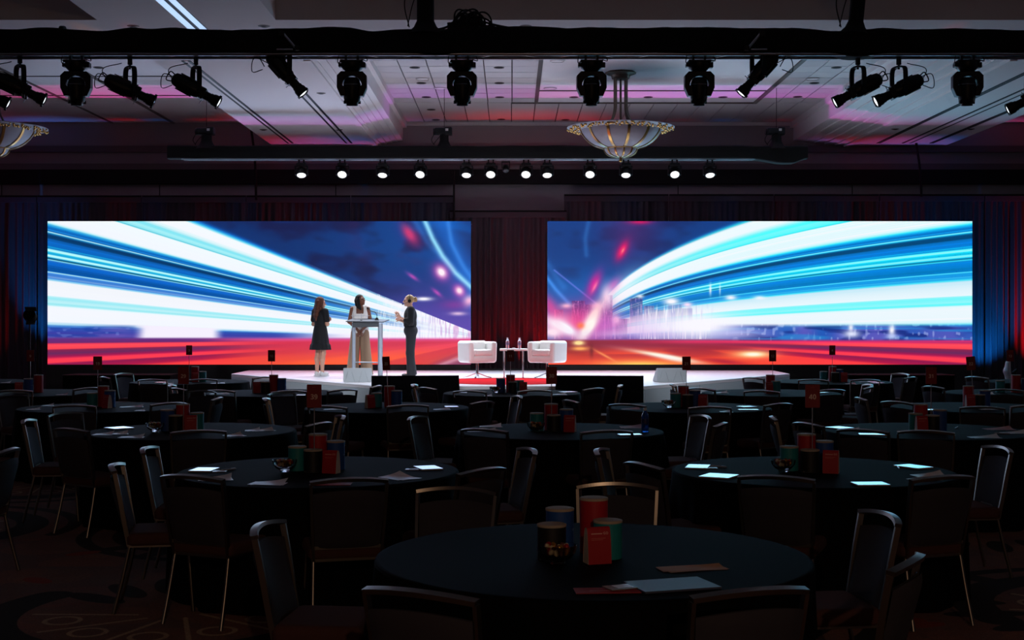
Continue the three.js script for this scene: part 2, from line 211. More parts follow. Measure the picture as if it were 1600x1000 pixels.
  if (y > 504 && y < 534 && x > 1110) {
    let t = mix([96, 90, 190], [36, 92, 186], noise(x * 0.035, 2)); t = mix(t, [16, 30, 110], 0.7 * ss(0.45, 0.7, noise(x * 0.03, y * 0.16))); const v = hash(Math.floor(x / 3), Math.floor(y / 6)); void v; t = mix(t, [196, 205, 250], 0.5 * ss(0.66, 0.86, noise(x * 0.22, y * 0.14 + 8))); t = mix(t, [40, 150, 220], 0.6 * ss(0.5, 0.8, noise(x * 0.012 + 3, y * 0.3)));
    c = mix(c, t, ss(505, 512, y) * ss(1110, 1180, x) * 0.9); c = glow(c, x, y, 1331, 522, 13, 6, [225, 230, 255], 1); c = glow(c, x, y, 1330, 512, 4, 6, WHITE, 0.9); c = glow(c, x, y, 1394, 516, 5, 9, WHITE, 1); c = glow(c, x, y, 1394, 526, 9, 5, [200, 215, 255], 0.8); c = glow(c, x, y, 1150, 521, 44, 9, [214, 205, 250], 0.7);
  }
  if (y >= 528) {
    const yR = 530 + (y - 530) * 592 / Math.max(6, x - 928), r = ss(529, 534, y); let d = streak(Math.max(533, Math.min(yR, 1999)));
    const near = 1 - ss(1080, 1300, x); d = mix(d, mix([150, 40, 66], [246, 74, 44], ss(538, 556, y)), near); d = mix(d, [150, 30, 56], 0.6 * near * ss(0.5, 0.75, noise(x * 0.012 - y * 0.06, y * 0.16)) * (1 - ss(552, 566, y)));
    d = glow(d, x, y, 900, 543, 42, 16, [120, 20, 30], 0.7); d = glow(d, x, y, 904, 536, 9, 4, [255, 226, 150], 1.3); d = glow(d, x, y, 906, 545, 14, 3.4, [255, 170, 90], 1.1); d = glow(d, x, y, 1040, 557, 52, 3.2, [255, 246, 214], 1.15, 0.17); d = glow(d, x, y, 1052, 561, 34, 4, WHITE, 0.8, 0.2); d = glow(d, x, y, 1000, 571, 60, 7, [255, 206, 96], 1.1); d = glow(d, x, y, 1177, 554, 30, 6, [255, 206, 130], 1.1); d = glow(d, x, y, 1177, 554, 14, 3, [255, 250, 226], 1.2); d = glow(d, x, y, 945, 556, 20, 2, [255, 160, 90], 0.8, 0.5); d = glow(d, x, y, 1130, 565, 36, 4, [160, 24, 60], 0.7, 0.12); d = glow(d, x, y, 924, 549, 3, 9, [90, 14, 20], 0.6);
    d = mix(d, [255, 50, 110], 0.7 * Math.exp(-(((y - 534) / 3) ** 2)) * ss(960, 1100, x)); c = mix(c, d, r);
  }
  return c;
}
function display(fn, x0, x1) {
  const w = 1656, h = 564, d = new Uint8Array(w * h * 4);
  for (let j = 0; j < h; j++) for (let i = 0; i < w; i++) { const c = fn(x0 + (i + 0.5) / w * (x1 - x0), 570 - (j + 0.5) / h * 225); const o = (j * w + i) * 4; d[o] = Math.max(0, Math.min(255, c[0])); d[o + 1] = Math.max(0, Math.min(255, c[1])); d[o + 2] = Math.max(0, Math.min(255, c[2])); d[o + 3] = 255; }
  const t = new THREE.DataTexture(d, w, h); t.colorSpace = THREE.SRGBColorSpace; t.magFilter = THREE.LinearFilter; return t;
}

// ---------------------------------------------------------------- the room
const carpetTex = tex(2048, 2048, (g, n) => {
  const P = n / 9; g.fillStyle = '#70524a'; g.fillRect(0, 0, n, n);
  for (let i = 0; i < 900; i++) { g.fillStyle = ['#8a5244', '#6c5852', '#94624a', '#664840'][i % 4]; g.globalAlpha = 0.35; g.beginPath(); g.arc(rnd() * n, rnd() * n, 20 + rnd() * 70, 0, 7); g.fill(); }
  g.globalAlpha = 1;
  const wrap = (f) => { for (const a of [-n, 0, n]) for (const b of [-n, 0, n]) { g.save(); g.translate(a, b); f(); g.restore(); } };
  for (let k = 0; k < 9; k++) {
    const x = ((k % 3) + 0.5) * n / 3 + (rnd() - 0.5) * 90, y = (Math.floor(k / 3) + 0.5) * n / 3 + (rnd() - 0.5) * 90, a = rnd() * 6;
    wrap(() => {
      g.lineCap = 'round'; g.strokeStyle = '#0e0c0c'; g.lineWidth = P * 0.26; g.beginPath(); g.arc(x, y, P * 1.0, a, a + 4.6); g.stroke(); g.lineWidth = P * 0.12; g.beginPath(); g.arc(x, y, P * 1.35, a + 0.6, a + 4.2); g.stroke();
      g.strokeStyle = '#b39c80'; g.lineWidth = P * 0.03; for (let q = 0; q < 7; q++) { const t = a + q * 0.62; g.beginPath(); g.arc(x + Math.cos(t) * P * 0.62, y + Math.sin(t) * P * 0.62, P * 0.1, 0, 7); g.stroke(); g.beginPath(); g.moveTo(x + Math.cos(t) * P * 0.2, y + Math.sin(t) * P * 0.2); g.lineTo(x + Math.cos(t + 0.3) * P * 0.8, y + Math.sin(t + 0.3) * P * 0.8); g.stroke(); }
      g.fillStyle = '#100d0d'; for (let q = 0; q < 9; q++) { const t = a + 4.7 + q * 0.35; g.save(); g.translate(x + Math.cos(t) * P * (0.7 + 0.06 * q), y + Math.sin(t) * P * (0.7 + 0.06 * q)); g.rotate(t); g.beginPath(); g.ellipse(0, 0, P * 0.26, P * 0.09, 0, 0, 7); g.fill(); g.restore(); }
      g.fillStyle = '#8e3628'; for (let q = 0; q < 5; q++) { const t = a + q * 1.2; g.beginPath(); g.ellipse(x + Math.cos(t) * P * 1.5, y + Math.sin(t) * P * 1.5, P * 0.14, P * 0.07, t, 0, 7); g.fill(); }
    });
  }
  const im = g.getImageData(0, 0, n, n); for (let i = 0; i < n * n; i++) { const v = 0.82 + 0.36 * hash(i % n, i / n | 0); for (let c = 0; c < 3; c++) im.data[i * 4 + c] = Math.min(255, im.data[i * 4 + c] * v); } g.putImageData(im, 0, 0);
});
carpetTex.repeat.set(31 / 9, 43 / 9);
const floor = struct('floor', bx(31, 0.2, 43, 0, -0.1, -13), std(0xffffff, 0.95, 0, { map: carpetTex }));
struct('wall_left', bx(0.3, 7.2, 43, -15.65, 3.5, -13), M.wall); struct('wall_right', bx(0.3, 7.2, 43, 15.65, 3.5, -13), M.wall);
struct('wall_rear', bx(31.6, 7.2, 0.3, 0, 3.5, 8.15), M.wall);
const wallBack = struct('wall_back', bx(31.6, 7.2, 0.3, 0, 3.5, -33.15), M.wall);
part('panel_joint', mg([-12.6, -8.7, -4.35, 4.1, 8.4, 12.7].map((x) => span(x - 0.012, x + 0.012, 4.2, 5.04, 32.985, 33.0))), M.slot, wallBack);
struct('trim_1', span(-15.5, 15.5, 5.84, 6.0, 32.9, 33), M.wallTrim);
struct('trim_2', mg([span(-15.5, 15.5, 5.5, 5.56, 32.9, 33), span(-15.5, 15.5, 5.40, 5.5, 32.82, 33)]), M.wallTrim);
struct('trim_3', span(-15.5, 15.5, 5.05, 5.40, 32.78, 33), M.black);

// ceiling: deep coffers at 6.57 m between beams whose undersides hang at 6.0 m
const ceiling = new THREE.Group(); ceiling.name = 'ceiling'; ceiling.userData.kind = 'structure'; scene.add(ceiling);
struct('slab', span(-15.8, 15.8, 6.62, 6.85, -8.2, 33.3), M.gridDark, ceiling);
const BEAMS = [[-15.5, -14.5], [-5.9, -3.36], [8.22, 10.67]], CROSS = [[4.6, 7.4], [19, 21.9]];
struct('beam', mg(BEAMS.map(([a, b]) => span(a, b, 6.0, 6.62, -8.0, 33))), M.plaster, ceiling);
const between = [[-14.5, -5.9], [-3.36, 8.22], [10.67, 15.5]];
struct('cross_beam', mg(CROSS.flatMap(([d0, d1]) => between.map(([a, b]) => span(a, b, 6.0, 6.62, d0, d1)))), M.plaster, ceiling);
// stepped mouldings along the middle bay's long sides, with a scotia sloping up to the coffer's edge
const steps = (x0, x1) => { const s = Math.sign(x1 - x0), w = Math.abs(x1 - x0), L = []; for (let k = 0; k < 5; k++) { const a = x0 + s * w * k / 5, b = x0 + s * w * (k + 1) / 5; L.push(span(Math.min(a, b), Math.max(a, b), 6.015 + k * 0.03, 6.62, 21.9, 33)); } return mg(L); };
struct('moulding', steps(-3.36, -2.69), M.moulding, ceiling); struct('moulding', steps(8.22, 6.95), M.moulding, ceiling);
struct('moulding', mg([span(-3.42, -3.3, 5.97, 6.03, 21.9, 33), span(8.16, 8.28, 5.97, 6.03, 21.9, 33), span(-2.69, -2.6, 6.45, 6.58, 21.9, 33), span(6.86, 6.95, 6.45, 6.58, 21.9, 33), span(-2.6, 6.86, 6.5, 6.58, 32.9, 33)]), M.moulding, ceiling);
// ceiling panels and tiles of the middle bay
const box1 = {}; const panelBox = (w, d) => (box1[w.toFixed(3) + '/' + d.toFixed(3)] ??= new THREE.BoxGeometry(w - 0.022, 0.03, d - 0.022));
const tiles = [M.tile, std(0xc6c1c2, 0.9), std(0xcec9c8, 0.9)];
const tile = (x0, x1, d0, d1, m) => part('ceiling_tile', panelBox(x1 - x0, d1 - d0), m ?? tiles[Math.floor(rnd() * 3)], ceiling).position.set((x0 + x1) / 2, 6.59 + (m ? 0.004 : rnd() * 0.004), -(d0 + d1) / 2);
for (let i = 0; i < 6; i++) for (let j = 0; j < 13; j++) tile(-2.69 + i * 0.538, -2.69 + (i + 1) * 0.538, 21.9 + j * 0.615, 21.9 + (j + 1) * 0.615);
for (let i = 0; i < 3; i++) for (let j = 0; j < 13; j++) tile(5.43 + i * 0.507, 5.43 + (i + 1) * 0.507, 21.9 + j * 0.615, 21.9 + (j + 1) * 0.615);
for (let i = 0; i < 18; i++) tile(-2.69 + i * 0.5356, -2.69 + (i + 1) * 0.5356, 29.9, 33);
tile(0.54, 5.43, 21.9, 28.3, M.plaster); tile(0.54, 5.43, 28.3, 29.9, M.plaster);
struct('ceiling_rail', mg([span(0.5, 0.58, 6.545, 6.58, 21.9, 29.9), span(5.39, 5.47, 6.545, 6.58, 21.9, 29.9), span(0.0, 5.47, 6.55, 6.58, 29.86, 29.92), span(0.58, 5.39, 6.56, 6.58, 28.28, 28.32), span(3.72, 3.78, 6.56, 6.58, 21.9, 28.3)]), M.rail, ceiling);
for (const [a, b] of [[-14.5, -5.9], [10.67, 15.5]]) { tile(a, b, 21.9, 28, M.plaster); tile(a, b, 28, 33, M.plaster); }
for (const [a, b] of between) { tile(a, b, 7.4, 19, M.plaster); tile(a, b, -8, 4.6, M.plaster); }
struct('ceiling_rail', mg([span(-8.4, -8.32, 6.56, 6.58, 21.9, 33), span(-9.9, -9.84, 6.56, 6.58, 21.9, 33), span(-14.5, -5.9, 6.565, 6.58, 28.9, 28.94), span(-14.5, -5.9, 6.565, 6.58, 26.6, 26.64)]), M.rail, ceiling);

// slots, tracks and fittings let into the ceiling
const slotGeo = (w, d0, d1) => mg([span(-w / 2, -w / 2 + 0.045, -0.012, 0, d0, d1), span(w / 2 - 0.045, w / 2, -0.012, 0, d0, d1)]), slotMid = (w, d0, d1) => span(-w / 2 + 0.045, w / 2 - 0.045, -0.008, 0, d0, d1);
for (const [x, w, lab] of [[-5.37, 0.15, 'long double black air slot along the chandelier-free edge of the lectern-side beam'], [-3.95, 0.17, 'long double black air slot on the lectern-side beam, beside the stepped moulding'], [8.88, 0.1, 'long thin air slot in the blue-lit beam, beside the stepped moulding'], [9.56, 0.22, 'wide triple air slot along the middle of the blue-lit beam'], [10.17, 0.1, 'long thin air slot along the outer edge of the blue-lit beam']]) {
  const t = thing('slot_diffuser', lab, 'air vent', [x, 6.0, 0], 0, 'linear air slots in the beams');
  part('slot_blade', slotGeo(w, 22, 32.4), M.slot, t); part('slot_frame', slotMid(w, 22, 32.4), M.plaster, t);
}
{ const t = thing('partition_track', 'bright aluminium partition track crossing the beam above the front truss', 'track', [-4.59, 6.0, 0]);
  part('track_rail', mg([span(-0.14, -0.03, -0.02, 0, 8, 21.8), span(0.03, 0.13, -0.02, 0, 8, 21.8)]), M.alu, t); part('track_groove', span(-0.03, 0.03, -0.008, 0, 8, 21.8), M.slot, t); }
{ const root = new THREE.Group(), ringG = lathe([[0.075, 0], [0.1, -0.006], [0.1, 0.004], [0.075, 0.004]], 24), canG = put(lathe([[0.0, 0.0], [0.074, 0.0], [0.074, 0.003]], 20), 0, -0.002, 0);
  for (const [x, d] of [[-1.87, 25.7], [-1.86, 27.4], [-1.87, 29.15], [-1.87, 30.9], [-1.85, 32.5], [-0.25, 25.7], [-0.26, 27.4], [-0.27, 29.15], [-0.26, 32.4], [1.35, 29.15], [1.3, 32.5], [2.97, 29.15], [4.6, 29.15], [6.24, 25.7], [6.2, 27.4], [6.22, 29.1], [-7.95, 25.7]]) {
    const t = thing('recessed_downlight', x < -5 ? 'unlit round downlight recessed in the ceiling beyond the tripod-side chandelier' : 'unlit downlight ' + ['first', 'second', 'third', 'fourth', 'fifth', 'sixth'][Math.round((d - 25.7) / 1.72)] + ' from the camera in the ' + ['first', 'second', 'third', 'fourth', 'fifth', 'sixth'][Math.round((x + 1.87) / 1.62)] + ' file from the lectern-side moulding', 'downlight', [x, 6.574, -d], 0, x < -5 ? 'side coffer downlights' : 'downlights in the tiled coffer');
    part('trim_ring', ringG, M.rail, t); part('baffle', canG, M.black, t);
  }
  for (const [x, d] of [[-1.8, 26.9], [-1.5, 28.0], [0.85, 25.0], [0.8, 28.0], [6.05, 26.9]]) { const t = thing('ceiling_speaker', 'flat pale round speaker grille in the coffer, ' + { '-1.8': 'first by the lectern-side moulding', '-1.5': 'farther one by the lectern-side moulding', 0.85: 'nearer the camera beside the chandelier rail', 0.8: 'farther one beside the chandelier rail', 6.05: 'beside the blue-lit beam' }[x], 'speaker', [x, 6.574, -d], 0, 'round speaker grilles in the coffer'); part('grille', lathe([[0, -0.012], [0.11, -0.012], [0.125, 0]], 28), M.moulding, t); part('trim_ring', lathe([[0.125, -0.016], [0.14, -0.012], [0.14, 0], [0.125, 0]], 28), M.tile, t); }
  for (const [x, d] of [[-5.5, 19.4], [-3.6, 19.4], [0.2, 19.4], [-3.6, 25.2], [-3.9, 30.1], [-5.6, 30.1], [8.6, 30.0], [10.3, 30.0]]) { const t = thing('sprinkler', 'tiny dark sprinkler plate on a plaster beam, ' + { '-5.5/19.4': 'above the yellow ceiling glint', '-3.6/19.4': 'above the near truss beside the partition track', '0.2/19.4': 'above the near truss past the cable coil', '-3.6/25.2': 'between slot and stepped moulding', '-3.9/30.1': 'near the wall beside the stepped moulding', '-5.6/30.1': 'near the wall at the outer slot', '8.6/30': 'near the wall on the blue-lit beam', '10.3/30': 'at the outer edge of the blue-lit beam' }[x + '/' + d], 'sprinkler', [x, 6.0, -d], 0, 'sprinkler plates on the beams'); part('escutcheon', lathe([[0, -0.014], [0.06, -0.012], [0.09, 0]], 18), M.rail, t); part('cap_plate', lathe([[0, -0.02], [0.04, -0.018], [0.04, -0.012]], 14), M.slot, t); }
}

// ---------------------------------------------------------------- drapes on the back wall and the uplights at their feet
function drapeGeo(w, h, d, ph) {
  const nu = Math.round(w * 46), f = (s) => (u, v) => { const x = u * w, fold = 0.055 * Math.sin(x * 38 + 1.8 * Math.sin(x * 5 + ph) + ph) + 0.035 * Math.sin(x * 17 + ph * 3), tight = 0.35 + 0.65 * Math.min(1, (1 - v) * 6); return [x - w / 2, v * h, fold * tight * (0.7 + 0.5 * noise(x * 3, ph)) + s * 0.006]; };
  const a = grid(nu, 14, f(1)), b = grid(nu, 14, f(-1)); b.index.array.reverse(); return mg([a, b, bx(w, 0.05, 0.03, 0, h, 0)]);
}
const drapeAt = (x0, x1, top, d, label) => { const t = thing('drape', label, 'drape', [(x0 + x1) / 2, 0, -d], 0, 'pleated pipe-and-drape panels behind the screens'); part('pleated_fabric', drapeGeo(x1 - x0, top - 0.03, d, x0 * 3.1), M.drape, t); part('top_hem', bx(x1 - x0, 0.13, 0.09, 0, top - 0.09, 0), M.drape, t); part('pipe', cy(0.024, 0.024, x1 - x0, 0, top, 0, 0, 0, Math.PI / 2, 10), M.black, t); return t; };
['outermost pleated drape beside the tripod light, striped red', 'blue-lit pleated drape at the outer edge of the lectern-side screen', 'pleated drape strip above the white streaks of the lectern-side screen', 'pleated drape strip above the dark sky of the lectern-side screen', 'pleated drape strip above the lectern people, ending at the bare wall'].forEach((l, i) => drapeAt(-14.1 + i * 2.546, -14.1 + (i + 1) * 2.546 - 0.02, 4.72, 32.55, l));
['pleated drape strip above the skyline of the armchair-side screen, starting at the bare wall', 'pleated drape strip above the pink blobs and white curve of the second screen', 'pleated drape strip above the broad white streaks of the second screen', 'blue-lit pleated drape at the outer edge of the second screen', 'outermost pleated drape glowing red at its foot'].forEach((l, i) => drapeAt(1.27 + i * 2.56, 1.27 + (i + 1) * 2.56 - 0.02, 4.75, 32.55, l));
drapeAt(-1.5, 1.32, 4.34, 32.35, 'crimson-lit drape in the gap between the two screens');

const RED = 0xff1020, BLU = 0x0c78e0;
const lampCan = lathe([[0.0, 0.0], [0.07, 0.0], [0.085, 0.05], [0.085, 0.2], [0.075, 0.2], [0.07, 0.19]], 16), lampGlass = put(lathe([[0, 0], [0.07, 0]], 16), 0, 0.192, 0);
const lampYoke = mg([bx(0.012, 0.14, 0.05, -0.1, 0.08, 0), bx(0.012, 0.14, 0.05, 0.1, 0.08, 0), bx(0.21, 0.012, 0.05, 0, 0.01, 0)]);
const glowMat = (c, k) => std(0x050505, 0.4, 0, { emissive: c, emissiveIntensity: k });
const glowRed = glowMat(RED, 3), glowBlue = glowMat(BLU, 3);
let upCount = 0;
function uplight(x, d, red, cd, label, cone = 0.17, rise = 4.2, lean = 0.5) {
  const t = thing('floor_uplight', label, 'floor light', [x, 0, -d], 0, 'uplights at the foot of the drapes');
  part('can', lampCan, M.fixture, t); part('lens', lampGlass, red ? glowRed : glowBlue, t); part('bracket', lampYoke, M.black, t);
  const s = new THREE.SpotLight(red ? RED : BLU, cd, 0, cone, 0.9, 2); s.position.set(x, 0.24, -d); s.target.position.set(x, rise, -d - lean); s.castShadow = true; s.shadow.radius = 3; scene.add(s, s.target);
}
for (const [x, red, k, cone] of [[-9.5, 1, 0.22, 0.12], [-8.7, 0, 0.2, 0.1], [-7.4, 1, 0.18, 0.12], [-6.5, 0, 0.24, 0.12], [-5.3, 1, 0.3, 0.36], [-4.2, 0, 0.34, 0.36], [-3.1, 1, 0.22, 0.2], [-2.1, 0, 0.24, 0.12], [1.7, 1, 0.2, 0.14], [2.8, 0, 0.24, 0.1], [4.1, 1, 0.12, 0.1], [5.2, 0, 0.26, 0.1], [6.6, 1, 0.16, 0.1], [7.8, 0, 0.28, 0.16], [9.0, 1, 0.26, 0.36], [10.0, 0, 0.36, 0.36]])
  uplight(x, 32.05, red, LIT.uplight * k * 1.3, ['first', 'second', 'third', 'fourth', 'fifth', 'sixth', 'seventh', 'eighth', 'ninth', 'tenth', 'eleventh', 'twelfth', 'thirteenth', 'fourteenth', 'fifteenth', 'sixteenth'][upCount++] + (red ? ' floor uplight behind the screens from the tripod end, red' : ' floor uplight behind the screens from the tripod end, blue'), cone);
uplight(-13.0, 31.6, 1, LIT.uplight * 0.1, 'red floor uplight at the outer drape beyond the tripod light', 0.7, 1.9, 0.95); uplight(-11.45, 31.7, 0, LIT.uplight * 0.8, 'blue floor uplight at the drape beside the lectern-side screen', 0.36, 2.6, 0.85);
uplight(11.4, 31.6, 0, LIT.uplight * 0.6, 'blue floor uplight at the drape beside the second screen', 0.62, 1.6, 0.95); uplight(12.95, 31.6, 1, LIT.uplight * 0.9, 'red floor uplight at the outermost drape past the second screen', 0.62, 1.6, 0.95);
for (const [x, k] of [[-0.6, 0.18], [0.15, 0.26], [0.75, 0.4]]) uplight(x, 31.95, 1, LIT.uplight * k, 'red floor uplight at the crimson drape between the screens, ' + (x < 0 ? 'nearer the lectern' : x < 0.5 ? 'behind the side table' : 'behind the far armchair'), 0.4, 3, 0.4);

// ---------------------------------------------------------------- LED walls
const ledWall = (label, x0, x1, fn, u0, u1) => {
  const t = thing('led_screen', label, 'LED screen', [(x0 + x1) / 2, 0.729, -29.4], 0, 'LED walls behind the stage'), w = x1 - x0, h = 3.162;
  part('cabinet', bx(w, h, 0.14, 0, h / 2, -0.075), M.black, t);
  const map = display(fn, u0, u1);
  part('display', put(new THREE.BoxGeometry(w - 0.01, h - 0.01, 0.012), 0, h / 2, 0), std(0x000000, 0.6, 0, { emissive: 0xffffff, emissiveMap: map, emissiveIntensity: LIT.screenGlow }), t);
  const strut = []; for (let k = 0; k <= 4; k++) strut.push(bx(0.05, h, 0.05, -w / 2 + 0.3 + k * (w - 0.6) / 4, h / 2, -0.2)); part('support', mg(strut), M.black, t); part('added_light_shield', mg([bx(w, 0.012, 0.34, 0, 3.127, -0.479), bx(w, 0.3, 0.012, 0, 2.98, -0.645)]), M.black, t);  // added unseen shelf and back plate cut off the batten light towards the rear
  const up = new THREE.RectAreaLight(x0 < 0 ? 0xb2d2ff : 0x86d6ff, LIT.screenWhite, w, h * 0.7); up.position.set((x0 + x1) / 2, 0.729 + h * 0.65, -29.36); up.rotation.y = Math.PI; scene.add(up);
  const lo = new THREE.RectAreaLight(0xff4648, LIT.screenRed, w, h * 0.2); lo.position.set((x0 + x1) / 2, 0.729 + h * 0.1, -29.36); lo.rotation.y = Math.PI; scene.add(lo);
  return t;
};
ledWall('giant LED screen of blue-white light streaks behind the lectern', -10.22, -0.901, leftPicture, 74, 736);
ledWall('giant LED screen of curving cyan streaks and a city road behind the armchairs', 0.774, 10.13, rightPicture, 855, 1520);
solo('screen_base', 'long black ground row carrying both LED screens', 'platform', mg([span(-10.23, -0.91, 0, 0.72, 29.34, 29.7), span(0.78, 10.14, 0, 0.72, 29.34, 29.7), span(-0.91, 0.78, 0, 0.635, 29.5, 29.7)]), std(0x1c1b1b, 0.85));
for (const [a, b, lab] of [[-9.32, -7.09, 'low black draped riser beside the stage under the lectern-side screen'], [6.99, 9.18, 'low black draped riser beside the stage under the second screen']]) { const t = thing('draped_riser', lab, 'riser', [(a + b) / 2, 0, -28.15], 0, 'black risers beside the stage'); part('skirt', bx(b - a, 0.575, 0.85, 0, 0.2875, 0), M.matteBlack, t); part('edge_trim', bx(b - a, 0.014, 0.016, 0, 0.574, 0.428), std(0x5a5a5e, 0.25, 0.8), t); }

// ---------------------------------------------------------------- stage
const stage = thing('stage', 'white-topped stage with a splayed grey front', 'stage');
const OUT = [[-5.77, 27.53], [-2.23, 22.59], [2.23, 22.59], [5.71, 27.53], [5.71, 29.31], [-5.77, 29.31]];
{ const s = new THREE.Shape(OUT.map(([x, d]) => new THREE.Vector2(x, d))); const g = new THREE.ExtrudeGeometry(s, { depth: 0.05, bevelEnabled: true, bevelSize: 0.01, bevelThickness: 0.006, bevelSegments: 1 }); put(g, 0, 0, 0, -Math.PI / 2); part('deck', put(g, 0, 0.554, 0), M.deck, stage); }
for (const [i, n] of [[0, 3], [1, 4], [2, 3]]) for (let k = 0; k < n; k++) {
  const [ax, ad] = OUT[i], [qx, qd] = OUT[i + 1], a = [ax + (qx - ax) * k / n, ad + (qd - ad) * k / n], b = [ax + (qx - ax) * (k + 1) / n, ad + (qd - ad) * (k + 1) / n], L = Math.hypot(b[0] - a[0], b[1] - a[1]);
  part('fascia_panel', bx(L - 0.012, 0.545, 0.03, (a[0] + b[0]) / 2, 0.276, -(a[1] + b[1]) / 2, 0, Math.atan2(b[1] - a[1], b[0] - a[0]), 0), M.fascia, stage);
}
part('frame', bx(4.2, 0.46, 6.1, 0, 0.25, -26.05), M.black, stage);
const DECK = 0.61;
solo('rug', 'round bright red rug on the white stage floor', 'rug', put(lathe([[0, 0.012], [1.2, 0.012], [1.235, 0.008], [1.245, 0]], 64), -0.06, DECK + 0.001, -24.25), M.rug);

// ---------------------------------------------------------------- draped trusses
function trussCloth(x0, x1, yb, yt, depth, amp, ph, sag) {
  const n = Math.round((x1 - x0) * 14), ring = 20;
  const g = grid(ring, n, (u, v) => {
    const x = x0 + (x1 - x0) * v, a = u * Math.PI * 2, e = (c) => Math.sign(c) * Math.pow(Math.abs(c), 0.28);
    const top = yt + amp * (fbm(x * 1.7 + ph, 2) - 0.35) + amp * 1.2 * Math.max(0, noise(x * 0.9 + ph, 8) - 0.55), bot = yb - 0.4 * amp * noise(x * 2.3 + ph, 5) - (sag ? sag(x) : 0);
    const s = Math.sin(a), c = Math.cos(a), y = (top + bot) / 2 + e(s) * (top - bot) / 2, z = e(c) * depth / 2 * (1 + 0.08 * (noise(x * 4 + ph, s * 2 + 9) - 0.5));
    return [x, y, z];
  });
  g.index.array.reverse(); g.computeVertexNormals();
  const endCap = (x, s) => bx(0.02, yt - yb - 0.06, depth - 0.05, x + s * 0.005, (yt + yb) / 2, 0); return mg([g, endCap(x0, 1), endCap(x1, -1)]);
}
const truss1 = thing('lighting_truss', 'near lighting truss wrapped in black cloth, carrying moving heads and profile spots', 'truss', [0, 0, -17]);
part('drape_wrap', trussCloth(-8.6, 8.6, 5.125, 5.395, 0.34, 0.085, 3, (x) => 0.045 * Math.exp(-(((x + 0.93) / 0.25) ** 2)) + 0.045 * Math.exp(-(((x - 4.35) / 0.3) ** 2))), M.blackCloth, truss1);
for (const z of [0.12, -0.12]) part('chord', cy(0.024, 0.024, 17, 0, 5.098, z, 0, 0, Math.PI / 2, 10), M.alu, truss1);
part('lacing', mg(Array.from({ length: 34 }, (_, i) => cy(0.008, 0.008, 0.34, -8.3 + i * 0.5, 5.1, 0, Math.PI / 2, 0, i % 2 ? 0.78 : -0.78, 6))), M.alu, truss1);
const truss2 = thing('stage_truss', 'far lighting truss wrapped in black cloth with a row of glowing wash lights', 'truss', [0, 0, -28]);
part('drape_wrap', trussCloth(-7.19, 6.17, 5.085, 5.345, 0.32, 0.03, 11, (x) => 0.09 * ss(4.9, 5.7, x) * (1 - ss(5.85, 6.17, x))), M.blackCloth, truss2);
for (const z of [0.11, -0.11]) part('chord', cy(0.008, 0.008, 12, -0.9, 5.077, z, 0, 0, Math.PI / 2, 10), M.alu, truss2);
// rigging points: a cloth-covered motor column on the truss, its hoist, chain and cables
const hoistBody = mg([rb(0.34, 0.13, 0.2, 0.03, 0, 0, 0), rb(0.16, 0.17, 0.22, 0.03, 0.12, 0.0, 0), cy(0.07, 0.07, 0.12, -0.14, -0.01, 0, 0, 0, Math.PI / 2)]);
function hoist(x, d, y0, top, cw, label, colH, lean = 0) {
  const t = thing('chain_hoist', label, 'hoist', [x, y0, -d]);
  part('column_sleeve', put(lathe([[cw * 2.0, -0.04], [cw * 1.15, 0.06], [cw * 0.86, 0.14], [cw * 0.84, colH], [cw * 0.6, colH + 0.02], [0, colH + 0.02]], 14), 0, 0, 0, 0, 0, lean), M.blackCloth, t);
  const b = part('motor', put(hoistBody.clone(), -0.03, colH + 0.08, 0), M.fixture, t); part('motor_label', bx(0.06, 0.05, 0.004, 0.06, colH + 0.1, 0.112), M.paper, b);
  part('chain', cy(0.006, 0.006, top - y0 - colH - 0.1, 0, (top - y0 + colH + 0.1) / 2, 0, 0, 0, 0, 6), M.black, t);
  for (const g of [tube([[-0.18, colH + 0.05, 0.08], [-0.26, colH * 0.55, 0.1], [-0.2, 0.04, 0.1]], 0.008, 16, 6), tube([[-0.05, colH, 0.1], [-0.16, colH * 0.5, 0.12], [-0.22, 0.05, 0.1]], 0.007, 12, 6)]) part('power_cable', g, M.black, t);
}
hoist(-6.4, 28, 5.33, 6.575, 0.13, 'black chain hoist over the tripod-side end of the far truss', 0.26);
hoist(-1.42, 28, 5.33, 6.575, 0.11, 'black chain hoist with a white tag above the middle of the far truss', 0.26);
hoist(5.54, 28, 5.33, 6.575, 0.12, 'black chain hoist above the drooping end of the far truss', 0.26);
hoist(-1.1, 17, 5.4, 6.575, 0.13, 'thick cloth-wrapped hoist column rising from the near truss beside a cable coil', 0.62);
hoist(4.36, 17, 5.4, 6.575, 0.11, 'cable-draped hoist column on the near truss above two profile spots', 0.62, -0.1);
{ const L = []; L.push(blob([ell([-0.05, 0, 0], [0.26, 0.13, 0.12], 0.05), ell([0.18, -0.03, 0.02], [0.26, 0.07, 0.1], 0.05)], 0.03, (d, x, y, z) => d + 0.02 * Math.sin(x * 60 + y * 45))); for (let k = 0; k < 20; k++) L.push(put(new THREE.TorusGeometry(0.1 + rnd() * 0.08, 0.012, 6, 26), (rnd() - 0.5) * 0.3, 0.02 + rnd() * 0.06, (rnd() - 0.5) * 0.15, (rnd() - 0.5) * 1.6 + 0.5, rnd() * 3, rnd())); L.push(tube([[0.1, 0.1, 0], [0.35, 0.02, 0.06], [0.6, -0.03, 0.1], [0.95, -0.04, 0.05]], 0.014, 20, 6), tube([[-0.2, 0.06, 0], [-0.35, -0.02, 0.08], [-0.6, -0.04, 0.02]], 0.014, 16, 6));
  const o = solo('cable_coil', 'tangled black cable coil heaped on the near truss', 'cable', mg(L), M.black); o.position.set(-0.53, 5.45, -17); }
